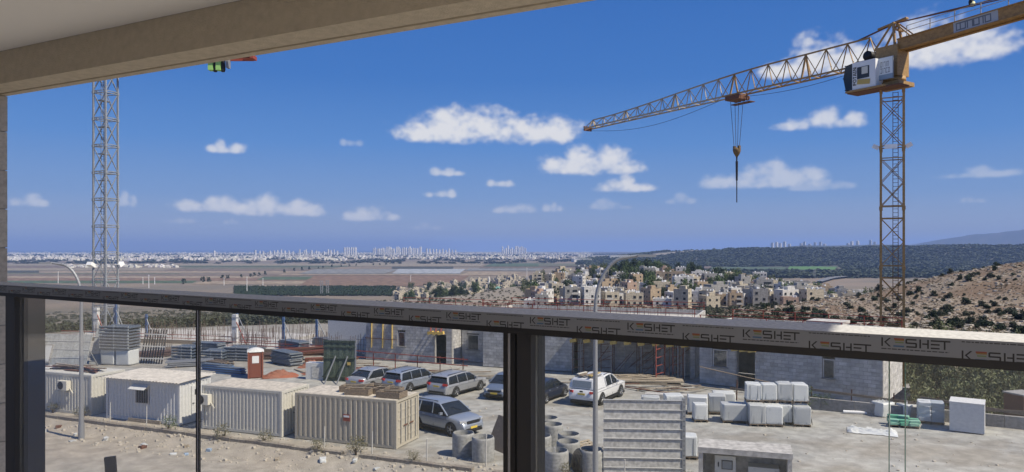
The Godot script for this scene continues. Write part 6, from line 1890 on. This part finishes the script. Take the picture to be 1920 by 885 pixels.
func build_materials() -> void:
	var t1 := speckle(0.72, 1.12, 0.012, 512, 6, 3)
	var ts := speckle(0.88, 1.0, 0.02, 512, 5, 17)
	var t2 := speckle(0.8, 1.1, 0.05, 512, 4, 5)
	var t3 := speckle(0.6, 1.15, 0.02, 512, 6, 8)
	M.ground = mat(0.95, 0.95, 0.95, 0.95, 0.0, speckle(0.74, 1.0, 0.02, 512, 6, 8), 0.09)
	M.ground.vertex_color_use_as_albedo = true
	M.ground.detail_enabled = true
	M.ground.detail_blend_mode = BaseMaterial3D.BLEND_MODE_MUL
	M.ground.detail_albedo = speckle(0.78, 1.05, 0.06, 512, 5, 21)
	M.ground.detail_uv_layer = BaseMaterial3D.DETAIL_UV_2
	M.ground.uv2_triplanar = true
	M.ground.uv2_world_triplanar = true
	M.ground.uv2_scale = Vector3.ONE * 0.5
	relief(M.ground, t3, 0.5)
	M.ceiling = mat(0.80, 0.77, 0.715, 0.95)
	M.render = relief(mat(0.54, 0.465, 0.35, 0.95, 0.0, ts, 1.2), speckle(0.0, 1.0, 0.12, 512, 4, 11), 0.3)
	M.tile = mat(0.55, 0.5, 0.44, 0.5)
	M.mortar = mat(0.30, 0.29, 0.275, 0.95)
	M.stone = mat(0.52, 0.47, 0.39, 0.9, 0.0, t2, 0.9)
	M.stone_b = mat(0.48, 0.43, 0.36, 0.9, 0.0, t2, 0.7)
	M.anodised = mat(0.05, 0.05, 0.055, 0.5, 0.3)
	M.film = mat(0.62, 0.62, 0.6, 0.6, 0.0, t2, 3.0)
	M.film_print = mat(1, 1, 1, 0.55)
	M.film_print.albedo_texture = film_texture()
	M.film_print.albedo_color = Color(0.76, 0.78, 0.81)
	M.black = mat(0.012, 0.012, 0.013, 0.6)
	M.post = mat(0.03, 0.03, 0.032, 0.55, 0.2)
	M.alu = mat(0.55, 0.55, 0.56, 0.4, 0.7)
	M.pane = StandardMaterial3D.new()
	M.pane.transparency = BaseMaterial3D.TRANSPARENCY_ALPHA
	M.pane.albedo_color = Color(0.55, 0.62, 0.58, 0.035)
	M.pane.roughness = 0.03
	M.glass_edge = mat(0.10, 0.22, 0.17, 0.2)
	M.block = mat(0.60, 0.585, 0.555, 0.95, 0.0, t1, 0.22)
	M.block.vertex_color_use_as_albedo = true
	M.conc = mat(0.33, 0.32, 0.30, 0.92, 0.0, t1, 0.5)
	M.conc_b = mat(0.29, 0.28, 0.265, 0.92, 0.0, t1, 0.6)
	M.conc_pale = mat(0.52, 0.50, 0.46, 0.92, 0.0, t1, 0.4)
	M.kerb = mat(0.30, 0.26, 0.21, 0.95, 0.0, t3, 0.8)
	M.kerb_b = mat(0.34, 0.30, 0.24, 0.95, 0.0, t3, 0.6)
	M.ring = relief(mat(0.36, 0.36, 0.34, 0.93, 0.0, t1, 0.7), t2, 0.4)
	M.house_pane = M.pane.duplicate()
	M.house_pane.albedo_color = Color(0.7, 0.74, 0.75, 0.06)
	M.dark_glass = mat(0.02, 0.024, 0.028, 0.08)
	M.grey_glass = mat(0.22, 0.25, 0.27, 0.12)
	M.red = mat(0.33, 0.065, 0.04, 0.7, 0.0, t1, 1.5)
	M.rust = mat(0.19, 0.085, 0.05, 0.85, 0.0, t3, 1.2)
	M.rebar = mat(0.13, 0.085, 0.065, 0.85)
	M.yellow = mat(0.62, 0.42, 0.10, 0.7)
	M.timber = mat(0.27, 0.21, 0.15, 0.9, 0.0, t3, 0.9)
	M.timber_pale = mat(0.44, 0.37, 0.27, 0.9, 0.0, t3, 0.8)
	M.timber_y = mat(0.52, 0.38, 0.12, 0.8)
	M.galv = mat(0.32, 0.33, 0.34, 0.55, 0.35, t2, 1.0)
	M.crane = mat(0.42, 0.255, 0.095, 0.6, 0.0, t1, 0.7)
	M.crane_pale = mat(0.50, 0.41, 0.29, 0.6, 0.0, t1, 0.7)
	M.crane_deep = mat(0.40, 0.225, 0.075, 0.65, 0.0, t1, 0.4)
	M.crane_grey = mat(0.33, 0.35, 0.37, 0.55, 0.2, t1, 0.8)
	M.cable = mat(0.05, 0.05, 0.055, 0.6)
	M.hook = mat(0.16, 0.10, 0.04, 0.7)
	M.white = mat(0.78, 0.78, 0.76, 0.5)
	M.lamp_white = mat(0.85, 0.86, 0.86, 0.25)
	M.cream = mat(0.66, 0.63, 0.53, 0.6)
	M.pale_yellow = mat(0.75, 0.75, 0.42, 0.7)
	M.lime = mat(0.30, 0.55, 0.16, 0.6)
	M.banner = mat(1, 1, 1, 0.6)
	M.banner.albedo_texture = sign_texture(true)
	M.board = mat(1, 1, 1, 0.6)
	M.board.albedo_texture = sign_texture(false)
	M.cream_w = mat(0.64, 0.62, 0.54, 0.7, 0.0, ts, 0.5)
	M.white_w = mat(0.70, 0.70, 0.67, 0.65, 0.0, ts, 0.5)
	M.sheet = mat(0.60, 0.56, 0.49, 0.7, 0.0, t1, 0.3)
	M.dust_roof = mat(0.62, 0.56, 0.46, 0.9, 0.0, t1, 0.4)
	M.beige = mat(0.50, 0.455, 0.36, 0.7, 0.0, ts, 0.6)
	M.tyre = mat(0.02, 0.02, 0.02, 0.9)
	M.rim = mat(0.45, 0.46, 0.47, 0.35, 0.6)
	M.car_glass = mat(0.018, 0.022, 0.026, 0.05)
	for q in [["silver", 0.42, 0.43, 0.44], ["silver_blue", 0.33, 0.37, 0.43], ["grey_blue", 0.20, 0.24, 0.30], ["navy", 0.035, 0.045, 0.075], ["white_paint", 0.74, 0.75, 0.75]]:
		var m := mat(q[1], q[2], q[3], 0.38, 0.35 if q[0] != "white_paint" else 0.0, t2, 0.5)
		m.clearcoat_enabled = true
		m.clearcoat = 0.7
		m.clearcoat_roughness = 0.12
		M[q[0]] = m
	M.trim_line = mat(0.10, 0.10, 0.11, 0.5)
	M.tail = mat(0.40, 0.02, 0.02, 0.2)
	M.head = mat(0.6, 0.62, 0.63, 0.1, 0.3)
	M.plate = mat(0.66, 0.48, 0.06, 0.5)
	M.wrap = relief(mat(0.66, 0.68, 0.66, 0.4, 0.0, t2, 0.8), t2, 1.2)
	M.wrap_b = relief(mat(0.52, 0.535, 0.52, 0.4, 0.0, t2, 0.8), t2, 1.2)
	M.wrap_g = mat(0.45, 0.49, 0.50, 0.4, 0.0, t2, 0.8)
	M.strap = mat(0.10, 0.11, 0.11, 0.6)
	M.lamp_grey = mat(0.30, 0.31, 0.32, 0.5, 0.3)
	M.pale_post = mat(0.50, 0.49, 0.45, 0.6)
	M.steel_form = mat(0.60, 0.59, 0.545, 0.75, 0.0, t1, 0.5)
	M.steel_form_b = mat(0.54, 0.53, 0.49, 0.75, 0.0, t1, 0.6)
	M.steel_rib = mat(0.50, 0.50, 0.48, 0.6)
	M.sheet_grey = mat(0.40, 0.41, 0.39, 0.8, 0.0, t1, 0.5)
	M.sheet_grey_b = mat(0.36, 0.37, 0.355, 0.8, 0.0, t1, 0.6)
	M.cabinet = mat(0.52, 0.53, 0.50, 0.5)
	M.green_sack = mat(0.12, 0.34, 0.22, 0.6)
	M.green_sack_b = mat(0.22, 0.42, 0.31, 0.6)
	M.toilet = mat(0.24, 0.075, 0.04, 0.6)
	M.toilet_b = mat(0.20, 0.06, 0.035, 0.6)
	M.green_form = mat(0.075, 0.105, 0.075, 0.75, 0.0, t3, 0.6)
	M.green_form_b = mat(0.11, 0.145, 0.105, 0.75, 0.0, t3, 0.6)
	M.form_blue = mat(0.12, 0.15, 0.19, 0.7, 0.1, t1, 0.6)
	M.form_pale = mat(0.34, 0.37, 0.39, 0.65, 0.1, t1, 0.6)
	M.form_col = mat(0.07, 0.13, 0.26, 0.6)
	M.orange = mat(0.42, 0.14, 0.07, 0.8, 0.0, t3, 1.5)
	M.orange_b = mat(0.36, 0.15, 0.09, 0.8, 0.0, t3, 1.5)
	M.pale_blue = mat(0.30, 0.40, 0.52, 0.5)
	M.blue_board = mat(0.12, 0.24, 0.46, 0.6)
	M.rubble = mat(0.42, 0.38, 0.31, 0.95)
	M.bark = mat(0.09, 0.065, 0.045, 0.95)
	for q in [["weed", 0.085, 0.12, 0.04], ["dry_weed", 0.15, 0.14, 0.075], ["tree_dark", 0.03, 0.05, 0.022], ["tree_mid", 0.085, 0.125, 0.045], ["tree_olive", 0.10, 0.12, 0.058], ["grove", 0.13, 0.145, 0.07], ["shrub", 0.065, 0.075, 0.045], ["tuft", 0.16, 0.13, 0.08], ["scrub", 0.07, 0.08, 0.05], ["orchard", 0.035, 0.06, 0.03], ["wood", 0.04, 0.058, 0.03]]:
		var m := mat(q[1], q[2], q[3], 0.8)
		m.vertex_color_use_as_albedo = true
		m.backlight_enabled = true
		m.backlight = Color(0.22, 0.26, 0.12)
		M[q[0]] = m
	M.hill_rock = mat(0.46, 0.41, 0.34, 0.95, 0.0, t3, 0.4)
	M.v_cream = mat(0.52, 0.46, 0.35, 0.9, 0.0, t1, 0.12)
	M.v_white = mat(0.66, 0.64, 0.60, 0.9, 0.0, t1, 0.12)
	M.v_tan = mat(0.44, 0.34, 0.23, 0.9, 0.0, t1, 0.12)
	M.v_grey = mat(0.34, 0.33, 0.31, 0.9, 0.0, t1, 0.12)
	M.v_pink = mat(0.46, 0.33, 0.25, 0.9, 0.0, t1, 0.12)
	M.win_dark = mat(0.03, 0.035, 0.04, 0.2)
	M.green_dome = mat(0.20, 0.42, 0.34, 0.5)
	M.asphalt = mat(0.16, 0.16, 0.16, 0.9)
	M.sea = mat(0.02, 0.055, 0.12, 0.35)
	M.town = mat(0.72, 0.71, 0.67, 0.9)
	M.town.vertex_color_use_as_albedo = true
	M.tower = mat(0.66, 0.65, 0.62, 0.8)
	for q in [["green", 0.08, 0.12, 0.055], ["red", 0.22, 0.14, 0.085], ["tan", 0.33, 0.26, 0.175], ["tan2", 0.29, 0.245, 0.17], ["brown", 0.19, 0.145, 0.10], ["olive", 0.15, 0.145, 0.085], ["dark", 0.06, 0.065, 0.045], ["grey", 0.23, 0.23, 0.215], ["net", 0.36, 0.38, 0.39], ["orchard", 0.055, 0.08, 0.045], ["bright", 0.10, 0.22, 0.045]]:
		M["f_" + q[0]] = mat(q[1], q[2], q[3], 0.95, 0.0, t3, 0.004)

func _ready() -> void:
	rng.seed = 20240611
	noise.noise_type = FastNoiseLite.TYPE_SIMPLEX_SMOOTH
	noise.seed = 4
	noise.frequency = 0.01
	# camera: eye 10 m above the site, level, lens shifted so the horizon lies a little below the middle
	var cam := Camera3D.new()
	cam.name = "camera"
	cam.projection = Camera3D.PROJECTION_FRUSTUM
	cam.near = 0.1
	cam.far = 90000.0
	cam.size = 0.1 * 885.0 / 1371.0
	cam.frustum_offset = Vector2(0, 0.1 * 24.5 / 1371.0)
	cam.position = Vector3(0, 10, 0)
	add_child(cam)
	cam.current = true
	# sky, sun, air
	var env := Environment.new()
	env.background_mode = Environment.BG_SKY
	var sky := Sky.new()
	var sm := PanoramaSkyMaterial.new()
	sm.panorama = ImageTexture.create_from_image(sky_image())
	sky.sky_material = sm
	env.sky = sky
	env.tonemap_mode = Environment.TONE_MAPPER_LINEAR
	env.tonemap_exposure = 1.3
	env.sdfgi_enabled = true
	env.ssao_enabled = true
	env.ssil_enabled = true
	env.fog_enabled = true
	env.fog_density = 0.00008
	env.fog_light_color = Color(0.66, 0.78, 1.0)
	var we := WorldEnvironment.new()
	we.name = "air"
	we.environment = env
	add_child(we)
	var sun := DirectionalLight3D.new()
	sun.name = "sun"
	sun.light_energy = 1.5
	sun.light_color = Color(1.0, 0.96, 0.89)
	sun.light_angular_distance = 0.53
	sun.shadow_enabled = true
	add_child(sun)
	sun.basis = Basis.looking_at(-Vector3(0.566, 0.766, 0.305))
	var ub := Mb.new()
	ub.cube(Vector3.ONE * -0.5, Vector3.ONE * 0.5)
	unit_box = ub.mesh()
	build_materials()
	build_ground()
	build_plain()
	build_balcony()
	build_houses()
	build_cranes()
	build_containers()
	build_cars()
	build_site()
	build_village()
